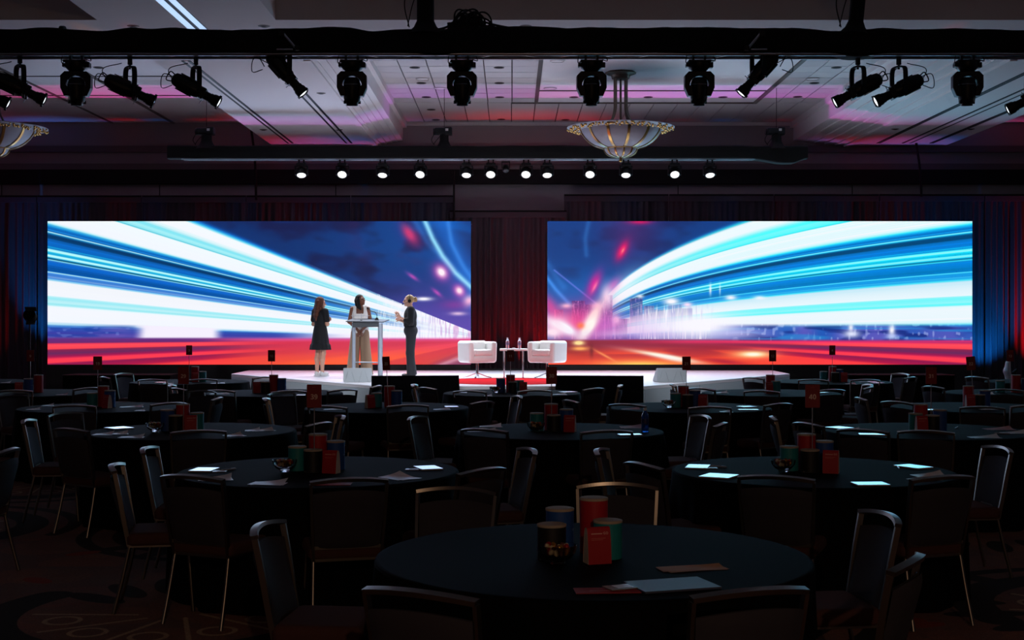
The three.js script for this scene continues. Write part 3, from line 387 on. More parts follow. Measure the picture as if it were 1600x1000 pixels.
for (const [x, d, y0, y1, lean, lab] of [[-6.2, 32.2, 4.6, 6.57, 0.12, 'black cable hanging to the drape from the far truss end'], [9.9, 32.4, 4.7, 6.0, 0.1, 'pair of thin black cables dropping from the blue-lit beam to the drape']])
  solo('hanging_cable', lab, 'cable', tube([[x - lean, y1, -d], [x, (y0 + y1) / 2, -d - 0.02], [x + lean * 0.3, y0, -d]], 0.03, 16, 6), M.black);

solo('drape_pole', 'thin black upright at the end of the lectern-side drape strip', 'pole', mg([cy(0.024, 0.024, 5.3, -1.4, 2.65, -32.2), cy(0.2, 0.2, 0.012, -1.4, 0.006, -32.2)]), M.black);
// added unseen battens behind the screens, put in to wash the coffers pink and violet
const ADDED_BATTENS = [[-9.72, 0xff2f8a], [-8.76, 0xff2c90], [-7.8, 0xf034b0], [-6.84, 0xb050f0], [-2.35, 0xe23cd0], [-1.4, 0x8c6cff], [1.3, 0xff4c70], [2.3, 0xff3ca8], [3.3, 0xc048f0], [4.3, 0x9a58ff], [5.3, 0xd050e0], [6.3, 0xff46a8]];
const addedBattenBody = mg([rb(0.95, 0.06, 0.05, 0.012), bx(0.03, 0.03, 0.2, -0.4, -0.03, 0.1), bx(0.03, 0.03, 0.2, 0.4, -0.03, 0.1)]), addedBattenLens = bx(0.9, 0.006, 0.012, 0, 0.032, 0);
ADDED_BATTENS.forEach(([x, c], i) => {
  const t = thing('added_batten', ['first', 'second', 'third', 'fourth', 'fifth', 'sixth', 'seventh', 'eighth', 'ninth', 'tenth', 'eleventh', 'twelfth'][i] + ' added LED batten hidden behind the top edge of the screens, from the tripod end', 'stage light', [x, 3.563, -29.75], 0, 'added LED battens hidden behind the screens');
  part('housing', addedBattenBody, M.fixture, t); part('diffuser', addedBattenLens, glowMat(c, 2.5), t);
  const l = new THREE.RectAreaLight(c, LIT.batten, 0.9, 0.006); l.position.set(x, 3.6, -29.75); l.rotation.x = Math.PI / 2; scene.add(l);
});

// ---------------------------------------------------------------- lanterns
// moving head: clamps, base, yoke, head
const yokeShape = new THREE.Shape([[-0.183, -0.05], [-0.135, 0], [0.135, 0], [0.183, -0.05], [0.183, -0.2], [0.14, -0.3], [0.085, -0.3], [0.1, -0.19], ...Array.from({ length: 13 }, (_, i) => [0.13 * Math.cos(Math.PI * i / 12), -0.172 + 0.133 * Math.sin(Math.PI * i / 12)]), [-0.1, -0.19], [-0.085, -0.3], [-0.14, -0.3], [-0.183, -0.2]].map(([x, y]) => new THREE.Vector2(x, y)));
const MH = {
  clamp: mg([bx(0.03, 0.08, 0.05, 0, 0.02, 0), put(new THREE.TorusGeometry(0.032, 0.011, 8, 18), 0, 0.07, 0, 0, Math.PI / 2)]),
  base: mg([rb(0.29, 0.03, 0.2, 0.012, 0, -0.025, 0), put(lathe([[0.08, -0.155], [0.11, -0.13], [0.14, -0.1], [0.14, -0.04]], 8), 0, 0, 0, 0, Math.PI / 8), rb(0.05, 0.07, 0.1, 0.01, 0.15, -0.07, 0), rb(0.04, 0.05, 0.1, 0.01, -0.15, -0.07, 0)]),
  yoke: put(new THREE.ExtrudeGeometry(yokeShape, { depth: 0.12, bevelEnabled: true, bevelSize: 0.006, bevelThickness: 0.008, bevelSegments: 2 }), 0, -0.16, -0.06),
  head: mg([lathe([[0, 0.112], [0.06, 0.108], [0.093, 0.08], [0.108, 0.03], [0.112, -0.05], [0.106, -0.15], [0.098, -0.2], [0.075, -0.21], [0.072, -0.25], [0.06, -0.252], [0.056, -0.24], [0, -0.24]], 28), ...[0, 1, 2, 3].map((k) => put(bx(0.03, 0.04, 0.03, 0.095, -0.205, 0), 0, 0, 0, 0, k * Math.PI / 2 + 0.4, 0))]),
  lens: put(lathe([[0, 0.004], [0.04, 0.002], [0.055, 0]], 20), 0, -0.243, 0), rim: put(new THREE.TorusGeometry(0.11, 0.004, 6, 40), 0, 0.02, 0, Math.PI / 2),
};
function movingHead(x, label, tilt, pan) {
  const t = thing('moving_head_light', label, 'stage light', [x, 5.045, -17], 0, 'moving heads under the near truss');
  for (const k of [-0.075, 0.075]) part('clamp', MH.clamp, M.fixture, t).position.x = k; part('base', MH.base, M.fixture, t); const y = new THREE.Group(); y.name = 'yoke_assembly'; y.rotation.y = pan; t.add(y);
  part('yoke', MH.yoke, M.fixture, y); const h = part('head', MH.head, M.fixture, y); h.position.set(0, -0.33, 0); h.rotation.x = tilt;
  y.children.forEach(() => 0); const r = part('bezel_ring', MH.rim, M.alu, h); const l = part('lens', MH.lens, M.glass, h); void r; void l;
  // keep the levels to thing > part > sub-part: the yoke's pose is baked into its children
  for (const c of [...y.children]) { y.updateMatrix(); c.applyMatrix4(y.matrix); t.add(c); } t.remove(y);
  for (const g of [tube([[-0.12, 0.0, 0.03], [-0.17, -0.05, 0.05], [-0.16, 0.05, 0.05], [-0.1, 0.1, 0.02]], 0.006, 18, 5), tube([[0.13, 0.0, 0.03], [0.2, -0.02, 0.05], [0.16, 0.07, 0.04]], 0.006, 14, 5)]) part('cable', g, M.black, t);
}
movingHead(-5.54, 'moving head lamp between two profile spots, outermost toward the tripod side', 0.1, 0.1); movingHead(-2.035, 'moving head lamp hanging in front of the lectern-side beam moulding', 0.12, 0.05);
movingHead(-0.635, 'moving head lamp under the hoist column and cable coil', 0.1, -0.05); movingHead(1.01, 'moving head lamp beside the central chandelier', 0.1, 0.04); movingHead(2.38, 'moving head lamp between the chandelier and a profile spot', 0.12, 0.0); movingHead(5.79, 'moving head lamp in front of the blue-lit beam', 0.1, -0.1);

// profile spot (ellipsoidal): yoke, reflector barrel, shutter gate, lens tube
const EL = {
  barrel: mg([put(lathe([[0, -0.335], [0.05, -0.33], [0.082, -0.3], [0.098, -0.22], [0.103, -0.08], [0.096, 0.02], [0.07, 0.08], [0.06, 0.12]], 8), 0, 0, 0, 0, Math.PI / 8, 0), ...[0, 1, 2, 3].map((k) => put(bx(0.012, 0.22, 0.03, 0.104, -0.14, 0), 0, 0, 0, 0, k * Math.PI / 2 + 0.4, 0))]),
  gate: mg([rb(0.15, 0.075, 0.15, 0.012, 0, 0.09, 0), bx(0.02, 0.006, 0.13, 0.08, 0.1, 0.06), bx(0.13, 0.006, 0.02, 0.05, 0.1, -0.09), bx(0.014, 0.014, 0.09, -0.05, 0.07, 0.1)]),
  tube: mg([lathe([[0.056, 0.12], [0.056, 0.2], [0.064, 0.205], [0.064, 0.23], [0.076, 0.25], [0.08, 0.33], [0.074, 0.335], [0.068, 0.3], [0.06, 0.295]], 24), ...[0, 1, 2, 3].map((k) => put(bx(0.02, 0.03, 0.012, 0.086, 0.318, 0), 0, 0, 0, 0, k * Math.PI / 2 + 0.5, 0))]),
  lens: put(lathe([[0, 0.016], [0.035, 0.01], [0.066, 0]], 24), 0, 0.318, 0), rear: mg([tube([[-0.05, -0.33, 0], [-0.06, -0.39, 0], [0.06, -0.39, 0], [0.05, -0.33, 0]], 0.008, 16, 6)]),
  yoke: mg([strap([[-0.115, -0.3, 0], [-0.115, -0.02, 0], [-0.09, 0.02, 0], [0.09, 0.02, 0], [0.115, -0.02, 0], [0.115, -0.3, 0]], [0, 0, 1], 0.06, 0.022), cy(0.014, 0.014, 0.1, 0, 0.05, 0), rb(0.05, 0.1, 0.05, 0.01, 0, 0.105, 0)]),
};
const lensHot = std(0x222222, 0.2, 0, { emissive: 0xf4f8ff, emissiveIntensity: 1.6 });
function profileSpot(x, y, dir, label, lit, aim, cd) {
  const t = thing('profile_spot', label, 'stage light', [x, y, -17], 0, 'profile spots under the near truss'), d = V(...dir).normalize(), q = new THREE.Quaternion().setFromUnitVectors(V(0, 1, 0), d), yaw = Math.atan2(d.x, d.z);
  for (const [n, m] of [['barrel', M.fixture], ['gate', M.fixture], ['tube', M.fixture], ['lens', lit ? lensHot : M.glass], ['rear', M.black]]) { const o = part({ tube: 'lens_tube', rear: 'rear_handle', gate: 'shutter_gate' }[n] ?? n, EL[n], m, t); o.quaternion.copy(q); }
  const yk = part('yoke', EL.yoke, M.fixture, t); yk.position.y = 0.265; yk.rotation.y = yaw + 0.5;
  const s = Math.sign(dir[0]); for (const g of [tube([[-s * 0.22, 0.14, 0], [-s * 0.4, 0.2, 0.05], [-s * 0.42, 0.02, 0.06], [-s * 0.3, 0.06, 0.02]], 0.006, 22, 5), tube([[-s * 0.28, 0.1, 0], [-s * 0.34, 0.26, 0.03], [-s * 0.1, 0.34, 0.02]], 0.006, 18, 5)]) part('cable', g, M.black, t);
  if (lit) { const l = new THREE.SpotLight(0xeef5ff, cd, 0, 0.27, 0.7, 2); l.position.copy(V(x, y, -17).addScaledVector(d, 0.36)); l.target.position.set(...aim); l.shadow.radius = 3; l.castShadow = true; scene.add(l, l.target); }
}
const YS = 4.66;
profileSpot(-6.72, YS - 0.02, [0.8, -0.4, -0.2], 'profile spot cropped at the frame edge, outermost of the tripod side', true, [-3.2, 0.75, -25], LIT.frontKey);
profileSpot(-6.26, YS + 0.02, [0.8, -0.38, -0.2], 'profile spot below the yellow ceiling glint', true, [-3.9, 0.75, -25], LIT.frontKey);
profileSpot(-4.86, YS, [0.78, -0.36, -0.2], 'profile spot just past the outermost moving head, lens dark', false);
profileSpot(-4.02, YS, [0.78, -0.42, -0.06], 'profile spot in front of the pale lectern-side beam', true, [-2.6, 0.75, -25], LIT.frontKey);
profileSpot(-2.87, 4.86, [0.55, -0.62, 0.0], 'steeply tilted profile spot tucked against the near truss by silver brackets', true, [-0.6, 0.75, -25], LIT.frontKey);
profileSpot(3.13, 4.86, [-0.55, -0.62, 0.0], 'steeply tilted profile spot tucked against the near truss past the chandelier', true, [2.2, 0.75, -25], LIT.frontKey);
profileSpot(4.4, YS, [-0.78, -0.42, -0.06], 'profile spot hanging first past the tilted one, before the moulded beam', true, [-1.9, 0.75, -25], LIT.frontKey);
profileSpot(4.92, YS + 0.0, [-0.8, -0.4, -0.02], 'profile spot with looping cables beside a bright double lens glint', true, [-3.2, 0.75, -25], LIT.frontKey);
profileSpot(6.62, YS - 0.1, [-0.8, -0.38, -0.2], 'profile spot cropped at the frame edge beyond the last moving head', true, [3.2, 0.75, -25], LIT.frontKey);
for (const [x, s, lab] of [[-2.83, 1, 'silver scaffold bracket clamped on the near truss over the lectern-side tilted spot'], [3.08, -1, 'silver scaffold bracket clamped on the near truss over the chandelier-side tilted spot']]) { const t = thing('truss_bracket', lab, 'bracket', [x, 5.2, -16.78]); part('diagonal_arm', mg([cy(0.016, 0.016, 0.3, 0.04 * s, 0.04, 0, 0, 0, s * 0.7, 8), cy(0.012, 0.012, 0.2, -0.02 * s, -0.07, 0.02, 0, 0, Math.PI / 2, 8)]), M.alu, t); part('clamp', rb(0.07, 0.07, 0.07, 0.01, -0.06 * s, 0.13, 0), M.fixture, t); part('clamp', rb(0.06, 0.06, 0.06, 0.01, 0.13 * s, -0.05, 0), M.fixture, t); }

// wash lights on the far truss
const WL = { base: mg([bx(0.03, 0.1, 0.04, -0.05, 0.03, 0), bx(0.03, 0.1, 0.04, 0.05, 0.03, 0), rb(0.2, 0.07, 0.16, 0.02, 0, -0.05, 0)]), yoke: mg([rb(0.03, 0.2, 0.09, 0.012, -0.125, -0.17, 0), rb(0.03, 0.2, 0.09, 0.012, 0.125, -0.17, 0), rb(0.26, 0.03, 0.09, 0.012, 0, -0.085, 0)]), head: lathe([[0, 0.1], [0.07, 0.095], [0.105, 0.06], [0.112, 0], [0.112, -0.07], [0.1, -0.085], [0.094, -0.075], [0, -0.072]], 28), lens: lathe([[0, -0.074], [0.09, -0.078], [0.092, -0.074]], 28) };
const washGlow = std(0x101010, 0.3, 0, { emissive: 0xffffff, emissiveIntensity: 1.7 });
[[471, 0, 'first'], [535, 1, 'second'], [598, 0, 'third'], [657, 1, 'fourth'], [729, 0, 'fifth'], [767, 1, 'sixth'], [822, 1, 'seventh'], [855, 0, 'eighth'], [922, 1, 'ninth'], [978, 0, 'tenth'], [1054, 1, 'eleventh'], [1109, 0, 'twelfth']].forEach(([px, up, nth]) => {
  const x = (px - 800) * 28 / FOCAL, t = thing('wash_light', 'glowing white wash light on the far truss, ' + nth + ' counted from the lectern end', 'stage light', [x, 5.02, -28], 0, 'wash lights on the far truss');
  part('base', WL.base, M.fixture, t); part('yoke', WL.yoke, M.fixture, t); const h = part('head', WL.head, M.fixture, t), l = part('lens', WL.lens, washGlow, t), a = up ? -0.78 : -0.5;
  for (const o of [h, l]) { o.position.y = -0.21; o.rotation.x = a; o.rotation.z = (hash(px, 1) - 0.5) * 0.2; }
  const s = new THREE.SpotLight(0xf2f4ff, LIT.stageWash, 0, 0.72, 0.85, 2); s.position.set(x, 4.71, -27.9 + (up ? 0.06 : 0)); s.target.position.set(x * 0.8, 0.6, -26.2 + (up ? 1.0 : -0.4)); s.castShadow = true; s.shadow.radius = 4; scene.add(s, s.target);
});
{ const t = thing('camera_spot', 'small unlit black spot squeezed between two glowing wash lights', 'stage light', [-0.13, 5.02, -28]); part('yoke', mg([bx(0.02, 0.14, 0.04, -0.08, -0.06, 0), bx(0.02, 0.14, 0.04, 0.08, -0.06, 0), bx(0.18, 0.03, 0.05, 0, 0.01, 0)]), M.fixture, t); part('head', put(lathe([[0, 0.07], [0.06, 0.06], [0.07, -0.05], [0.05, -0.08], [0, -0.08]], 18), 0, -0.13, 0, -0.7), M.fixture, t); part('lens', put(lathe([[0, -0.083], [0.045, -0.082]], 14), 0, -0.13, 0, -0.7), M.glass, t); }

// added gelled pin spots on the near truss, put in to streak the cross beam
for (const [x, c, cd, ax, lab] of [[-6.7, 0xffa020, 5, -6.15, 'added tiny amber pin spot on the near truss streaking the ceiling yellow'], [-5.75, 0xff1838, 5, -5.5, 'added tiny red pin spot on the near truss above the outermost moving head'], [6.75, 0xff1030, 5, 6.35, 'added tiny red pin spot on the near truss beside the last moving head']]) {
  const t = thing('added_pin_spot', lab, 'stage light', [x, 5.47, -17.1]), d = V(ax - x, 0.53, -3.0).normalize(), q = new THREE.Quaternion().setFromUnitVectors(V(0, 1, 0), d);
  part('body', lathe([[0, -0.06], [0.03, -0.055], [0.034, 0.04], [0.03, 0.045], [0.028, 0.036]], 16), M.fixture, t).quaternion.copy(q); part('lens', put(lathe([[0, 0], [0.028, 0]], 16), 0, 0.038, 0), glowMat(c, 2), t).quaternion.copy(q); part('bracket', bx(0.02, 0.06, 0.02, 0, -0.045, 0), M.black, t);
  const l = new THREE.SpotLight(c, cd, 0, 0.1, 0.7, 2); l.position.copy(V(x, 5.47, -17.1).addScaledVector(d, 0.06)); l.target.position.copy(V(x, 5.47, -17.1).addScaledVector(d, 3)); l.shadow.radius = 0.5; l.castShadow = true; scene.add(l, l.target);
}

// ---------------------------------------------------------------- chandeliers
function chandelier(label, pos) {
  const t = thing('chandelier', label, 'chandelier', pos, 0, 'bowl chandeliers in the coffers');
  part('canopy', lathe([[0, -0.13], [0.17, -0.13], [0.19, -0.06], [0.2, -0.05], [0.3, -0.03], [0.31, 0], [0, 0]], 8), M.bronze, t);
  for (let k = 0; k < 4; k++) { const a = k * Math.PI / 2 + 0.78, c = Math.cos(a), s = Math.sin(a), P = [[0.15, -0.1], [0.15, -0.5], [0.155, -0.72], [0.22, -0.9], [0.36, -1.04]].map(([r, y]) => [r * c, y, r * s]); part('support_strap', strap(P, [-s, 0, c], 0.062, 0.012), M.bronze, t); }
  part('pole', cy(0.022, 0.022, 1.0, 0, -0.6, 0), M.bronze, t);
  const ring = part('rim_ring', mg([lathe([[0.8, -1.13], [0.93, -1.105], [1.05, -1.09], [1.055, -1.075], [0.93, -1.085], [0.8, -1.1], [0.8, -1.13]], 64)]), M.frost, t);
  const B = []; for (let k = 0; k < 210; k++) { const a = k * 2.39996, r = 0.83 + 0.22 * hash(k, 7); B.push(put(new THREE.IcosahedronGeometry(0.014 + 0.012 * hash(k, 2), 1), r * Math.cos(a), -1.142 + (r - 0.8) * 0.14, r * Math.sin(a))); }
  const beads = part('crystal_beads', mg(B), std(0xd8a860, 0.12, 1), ring); beads.userData.kind = 'stuff';
  const prof = [[0.8, -1.12], [0.775, -1.19], [0.715, -1.28], [0.62, -1.37], [0.5, -1.44], [0.33, -1.49]], prof2 = [[0.335, -1.49], [0.325, -1.53], [0.285, -1.59], [0.2, -1.64], [0.06, -1.665]];
  const seg = Math.PI / 6, g1 = new THREE.LatheGeometry(prof.map((p) => new THREE.Vector2(...p)), 5, 0.03, seg - 0.06), g2 = new THREE.LatheGeometry(prof2.map((p) => new THREE.Vector2(...p)), 5, 0.04, seg - 0.08);
  for (let k = 0; k < 12; k++) { part('glass_panel', g1, M.frost, t).rotation.y = k * seg + 0.13; part('glass_panel', g2, M.frost, t).rotation.y = k * seg + 0.13; }
  const rib = (p, w) => strap(p.map(([r, y]) => [0, y - 0.004, r + 0.004]), [1, 0, 0], w, 0.014), r1 = rib(prof, 0.052), r2 = rib(prof2, 0.03);
  for (let k = 0; k < 12; k++) { part('rib', r1, M.brass, t).rotation.y = k * seg + 0.13; part('rib', r2, M.brass, t).rotation.y = k * seg + 0.13; }
  part('collar', lathe([[0.32, -1.475], [0.35, -1.485], [0.35, -1.5], [0.32, -1.505]], 40), M.brass, t); part('finial', lathe([[0, -1.76], [0.03, -1.745], [0.04, -1.715], [0.025, -1.69], [0.06, -1.668], [0, -1.66]], 18), M.brass, t);
}
chandelier('frosted bowl chandelier with metal ribs hanging above the armchairs', [2.13, 6.57, -26.2]);
chandelier('frosted bowl chandelier half cropped at the frame edge above the tripod light', [-10.2, 6.57, -26.2]);

// ---------------------------------------------------------------- things on the stage
{ const t = thing('lectern', 'silver lectern with two aluminium posts and a grey top', 'lectern', [-2.834, DECK, -26.06], 0); t.scale.setScalar(0.95);
  part('post', put(lathe([[0.0, 0], [0.05, 0], [0.05, 1.1], [0, 1.1]], 24), 0.3, 0, 0.2), M.silverPost, t); part('post', put(lathe([[0, 0], [0.036, 0], [0.036, 1.1], [0, 1.1]], 24), -0.28, 0, -0.12), M.silverPost, t);
  part('base_plate', rb(0.74, 0.016, 0.56, 0.006, 0.01, 0.008, 0.02), M.podium, t);
  part('front_panel', rb(0.56, 0.125, 0.03, 0.008, 0.0, 1.085, 0.17, -0.12, -0.2, 0), M.podium, t);
  part('reading_top', rb(0.8, 0.02, 0.46, 0.008, 0.02, 1.155, 0.0, 0.1, -0.18, 0), M.podium, t); part('ledge', bx(0.52, 0.03, 0.012, -0.05, 1.18, -0.2, 0, -0.18, 0), M.fixture, t);
  part('crossbar', cy(0.012, 0.012, 0.62, 0.01, 0.3, 0.04, 0, -0.5, Math.PI / 2), M.silverPost, t); }
{ const t = thing('gooseneck_microphone', 'black gooseneck microphone curving over the lectern top', 'microphone', [-2.625, DECK + 1.107, -25.95]); part('base', lathe([[0, 0.05], [0.02, 0.05], [0.03, 0.02], [0.045, 0.0], [0, 0]], 16), M.black, t); part('neck', tube([[0, 0.04, 0], [0.0, 0.1, 0], [-0.04, 0.16, 0], [-0.11, 0.18, -0.01], [-0.17, 0.22, -0.02]], 0.006, 20, 6), M.fixture, t); part('capsule', put(lathe([[0, 0.05], [0.014, 0.045], [0.017, 0.02], [0.01, 0], [0, 0]], 14), -0.165, 0.215, -0.02, 0, 0, 0.7), M.black, t); }
{ const t = thing('reading_lamp', 'thin silver reading lamp stem rising from the lectern top', 'lamp', [-2.93, DECK + 1.103, -25.97]); part('stem', mg([cy(0.004, 0.004, 0.14, 0, 0.07, 0), cy(0.004, 0.004, 0.36, -0.02, 0.09, 0, 0, 0, Math.PI / 2)]), M.alu, t); part('foot', lathe([[0, 0.012], [0.02, 0.01], [0.022, 0], [0, 0]], 12), M.black, t); }
// draped wedges at the lip of the stage
function wedge(x, d, w, label, turn) {
  const g = new THREE.Shape([[0, 0], [0.34, 0], [0.3, 0.05], [0.06, 0.225], [0, 0.225]].map(([a, b]) => new THREE.Vector2(a, b))), b = put(new THREE.ExtrudeGeometry(g, { depth: w, bevelEnabled: true, bevelSize: 0.012, bevelThickness: 0.012, bevelSegments: 2 }), -w / 2, 0.012, 0.1, 0, Math.PI / 2);
  const t = thing('stage_monitor', label, 'monitor speaker', [x, DECK, -d], turn, 'grey cloth-covered wedges on the stage lip'); part('cloth_cover', b, M.grayCloth, t);
  part('hem_fold', mg([-0.4, -0.15, 0.12, 0.36].map((k, i) => cy(0.005, 0.008, 0.2, k * w, 0.1, 0.114, 0, 0, 0.3 * (i % 2 ? 1 : -1), 6))), M.grayCloth, t);
}
wedge(-2.78, 24.11, 0.48, 'grey cloth-covered wedge monitor in front of the lectern', 0); wedge(2.85, 24.06, 0.51, 'grey cloth-covered wedge monitor alone on the far wing past the armchairs', 0.12);
// confidence monitors leaning in front of the stage, seen from behind
function confidence(x, label, turn) {
  const t = thing('confidence_monitor', label, 'monitor', [x, 0, -22.0], turn, 'black screens tilted toward the stage');
  const s = new THREE.Shape([[-0.72, 0], [0.72, 0], [0.72, 0.84], [-0.72, 0.84]].map(([a, b]) => new THREE.Vector2(a, b)));
  part('rear_shell', put(new THREE.ExtrudeGeometry(s, { depth: 0.035, bevelEnabled: true, bevelSize: 0.012, bevelThickness: 0.012, bevelSegments: 2 }), 0, 0.13, 0.12, -0.72), M.matteBlack, t);
  part('electronics_hump', rb(0.9, 0.4, 0.05, 0.02, 0, 0.32, 0.03, -0.72), M.matteBlack, t); part('floor_stand', mg([bx(0.08, 0.06, 0.9, -0.5, 0.03, -0.2), bx(0.08, 0.06, 0.9, 0.5, 0.03, -0.2), bx(0.06, 0.5, 0.06, -0.5, 0.27, -0.28), bx(0.06, 0.5, 0.06, 0.5, 0.27, -0.28)]), M.matteBlack, t);
  part('screen_face', bx(1.38, 0.78, 0.01, 0, 0.47, -0.185, -0.72), std(0x050507, 0.15), t);
}
confidence(-1.58, 'black confidence monitor leaning before the stage on the lectern side of the red rug', 0.1); confidence(1.43, 'black confidence monitor leaning before the stage on the far side of the red rug', -0.1);

// armchairs
function armchair(x, d, turn, label) {
  const t = thing('swivel_armchair', label, 'armchair', [x, DECK, -d], turn, 'white tub armchairs on the stage');
  t.scale.setScalar(0.95); part('seat_pan', rb(0.62, 0.15, 0.56, 0.06, 0, 0.385, 0.0, 0, 0, 0, 4), M.whiteLeather, t);
  part('seat_cushion', rb(0.42, 0.13, 0.5, 0.05, 0, 0.515, 0.04, 0, 0, 0, 4), M.whiteLeather, t);
  part('back_cushion', rb(0.4, 0.24, 0.2, 0.06, 0, 0.615, -0.08, -0.1, 0, 0, 4), M.whiteLeather, t); part('backrest', rb(0.62, 0.43, 0.13, 0.055, 0, 0.535, -0.225, -0.06, 0, 0, 4), M.whiteLeather, t);
  for (const s of [-1, 1]) part('arm', rb(0.12, 0.41, 0.56, 0.05, s * 0.255, 0.53, 0.0, 0, 0, s * -0.03, 4), M.whiteLeather, t);
  part('column', cy(0.024, 0.03, 0.26, 0, 0.17, 0), M.chrome, t);
  for (let k = 0; k < 4; k++) { const a = k * Math.PI / 2 + 0.6, c = Math.cos(a), s = Math.sin(a); part('leg', strap([[0, 0.1, 0], [0.08 * c, 0.075, 0.08 * s], [0.2 * c, 0.03, 0.2 * s], [0.29 * c, 0.012, 0.29 * s]], [-s, 0, c], 0.04, 0.016), M.chrome, t); }
}
armchair(-0.666, 25.6, 0.5, 'white tub armchair facing the side table, nearer the lectern'); armchair(0.675, 25.6, -0.55, 'white tub armchair farther from the lectern, past the side table');
{ const t = thing('side_table', 'small white side table with chrome legs between the armchairs', 'table', [0.03, DECK, -25.68]); t.scale.setScalar(0.95); part('tabletop', rb(0.56, 0.04, 0.44, 0.012, 0, 0.57, 0, 0, 0, 0, 3), M.whiteLeather, t);
  for (const [x, z] of [[-0.19, 0.14], [0.19, 0.14], [-0.19, -0.14], [0.19, -0.14]]) part('leg', mg([cy(0.014, 0.014, 0.55, x, 0.275, z), cy(0.02, 0.022, 0.012, x, 0.006, z)]), M.chrome, t);
  for (const s of [-1, 1]) part('foot_bar', bx(0.03, 0.012, 0.36, s * 0.19, 0.01, 0), M.chrome, t); }
const bottleG = lathe([[0, 0], [0.03, 0], [0.033, 0.006], [0.031, 0.03], [0.033, 0.04], [0.031, 0.055], [0.033, 0.07], [0.033, 0.13], [0.028, 0.155], [0.014, 0.178], [0.013, 0.195], [0, 0.195]], 20), bottleBand = lathe([[0.0335, 0.072], [0.0338, 0.075], [0.0338, 0.118], [0.0335, 0.12]], 20), bottleCap = lathe([[0.0145, 0.188], [0.016, 0.19], [0.016, 0.21], [0, 0.212]], 16);
const clearPlastic = phys(0xf4f8ff, 0.08, { transmission: 0.85, ior: 1.33, thickness: 0.03 }), bluePlastic = phys(0x2f7be0, 0.1, { transmission: 0.75, ior: 1.33, thickness: 0.03 });
function bottle(pos, label, m, band, group) { const t = thing('water_bottle', label, 'bottle', pos, 0, group); part('body', bottleG, m, t); part('band', bottleBand, band, t); part('cap', bottleCap, M.paper, t); return t; }
bottle([-0.086, DECK + 0.561, -25.63], 'clear water bottle on the side table, nearer the lectern', clearPlastic, std(0x6e5a7c, 0.5), 'bottles on the side table'); bottle([0.143, DECK + 0.561, -25.63], 'clear water bottle on the side table, farther from the lectern', clearPlastic, std(0x6e5a7c, 0.5), 'bottles on the side table');
{ const t = thing('clicker', 'tiny white remote lying between the bottles on the side table', 'remote', [0.033, DECK + 0.561, -25.6], 0.4); part('body', rb(0.06, 0.018, 0.03, 0.007, 0, 0.009, 0), M.paper, t); part('button', cy(0.006, 0.006, 0.004, 0.01, 0.02, 0, 0, 0, 0, 10), M.slot, t); }
// tripod light at one edge, floor fixture at the other
{ const t = thing('tripod_light', 'black lamp on a tripod stand in front of the blue drape', 'light stand', [-10.32, 0, -28.6]); part('pole', cy(0.016, 0.02, 1.75, 0, 0.875, 0), M.black, t); for (let k = 0; k < 3; k++) { const a = k * 2.094 + 0.3; part('leg', tube([[0, 0.5, 0], [0.36 * Math.cos(a), 0.01, 0.36 * Math.sin(a)]], 0.012, 4, 6), M.black, t); }
  const h = part('lamp_head', put(lathe([[0, -0.16], [0.09, -0.14], [0.12, 0], [0.13, 0.1], [0.11, 0.1], [0.1, 0]], 20), 0.02, 1.8, 0, 1.25, 0.5), M.matteBlack, t); void h; part('yoke', put(new THREE.TorusGeometry(0.14, 0.01, 6, 20, Math.PI), 0.02, 1.8, 0, Math.PI), M.black, t); part('barn_door', mg([bx(0.24, 0.1, 0.006, 0.05, 1.95, 0.08, 0.5), bx(0.2, 0.09, 0.006, 0.05, 1.66, 0.08, -0.5)]), M.black, t); }
{ const t = thing('beam_fixture', 'pale grey floor fixture with a tall curved head before the red drape', 'stage light', [10.6, 0, -28.5]), g = std(0x9a9ca2, 0.5); part('base', rb(0.34, 0.16, 0.3, 0.03, 0, 0.08, 0), g, t); part('head', blob([cap([0.02, 0.3, 0], [-0.04, 0.62, 0], 0.06, 0.075, 0.04), cap([-0.04, 0.62, 0], [-0.02, 0.8, 0], 0.075, 0.055, 0.04), cap([0.06, 0.2, 0], [0.02, 0.36, 0], 0.07, 0.06, 0.04)], 0.014), g, t); part('arm', mg([rb(0.05, 0.45, 0.1, 0.02, 0.15, 0.4, 0, 0, 0, 0.2), rb(0.14, 0.05, 0.1, 0.02, 0.12, 0.62, 0, 0, 0, 0.7)]), M.fixture, t); }

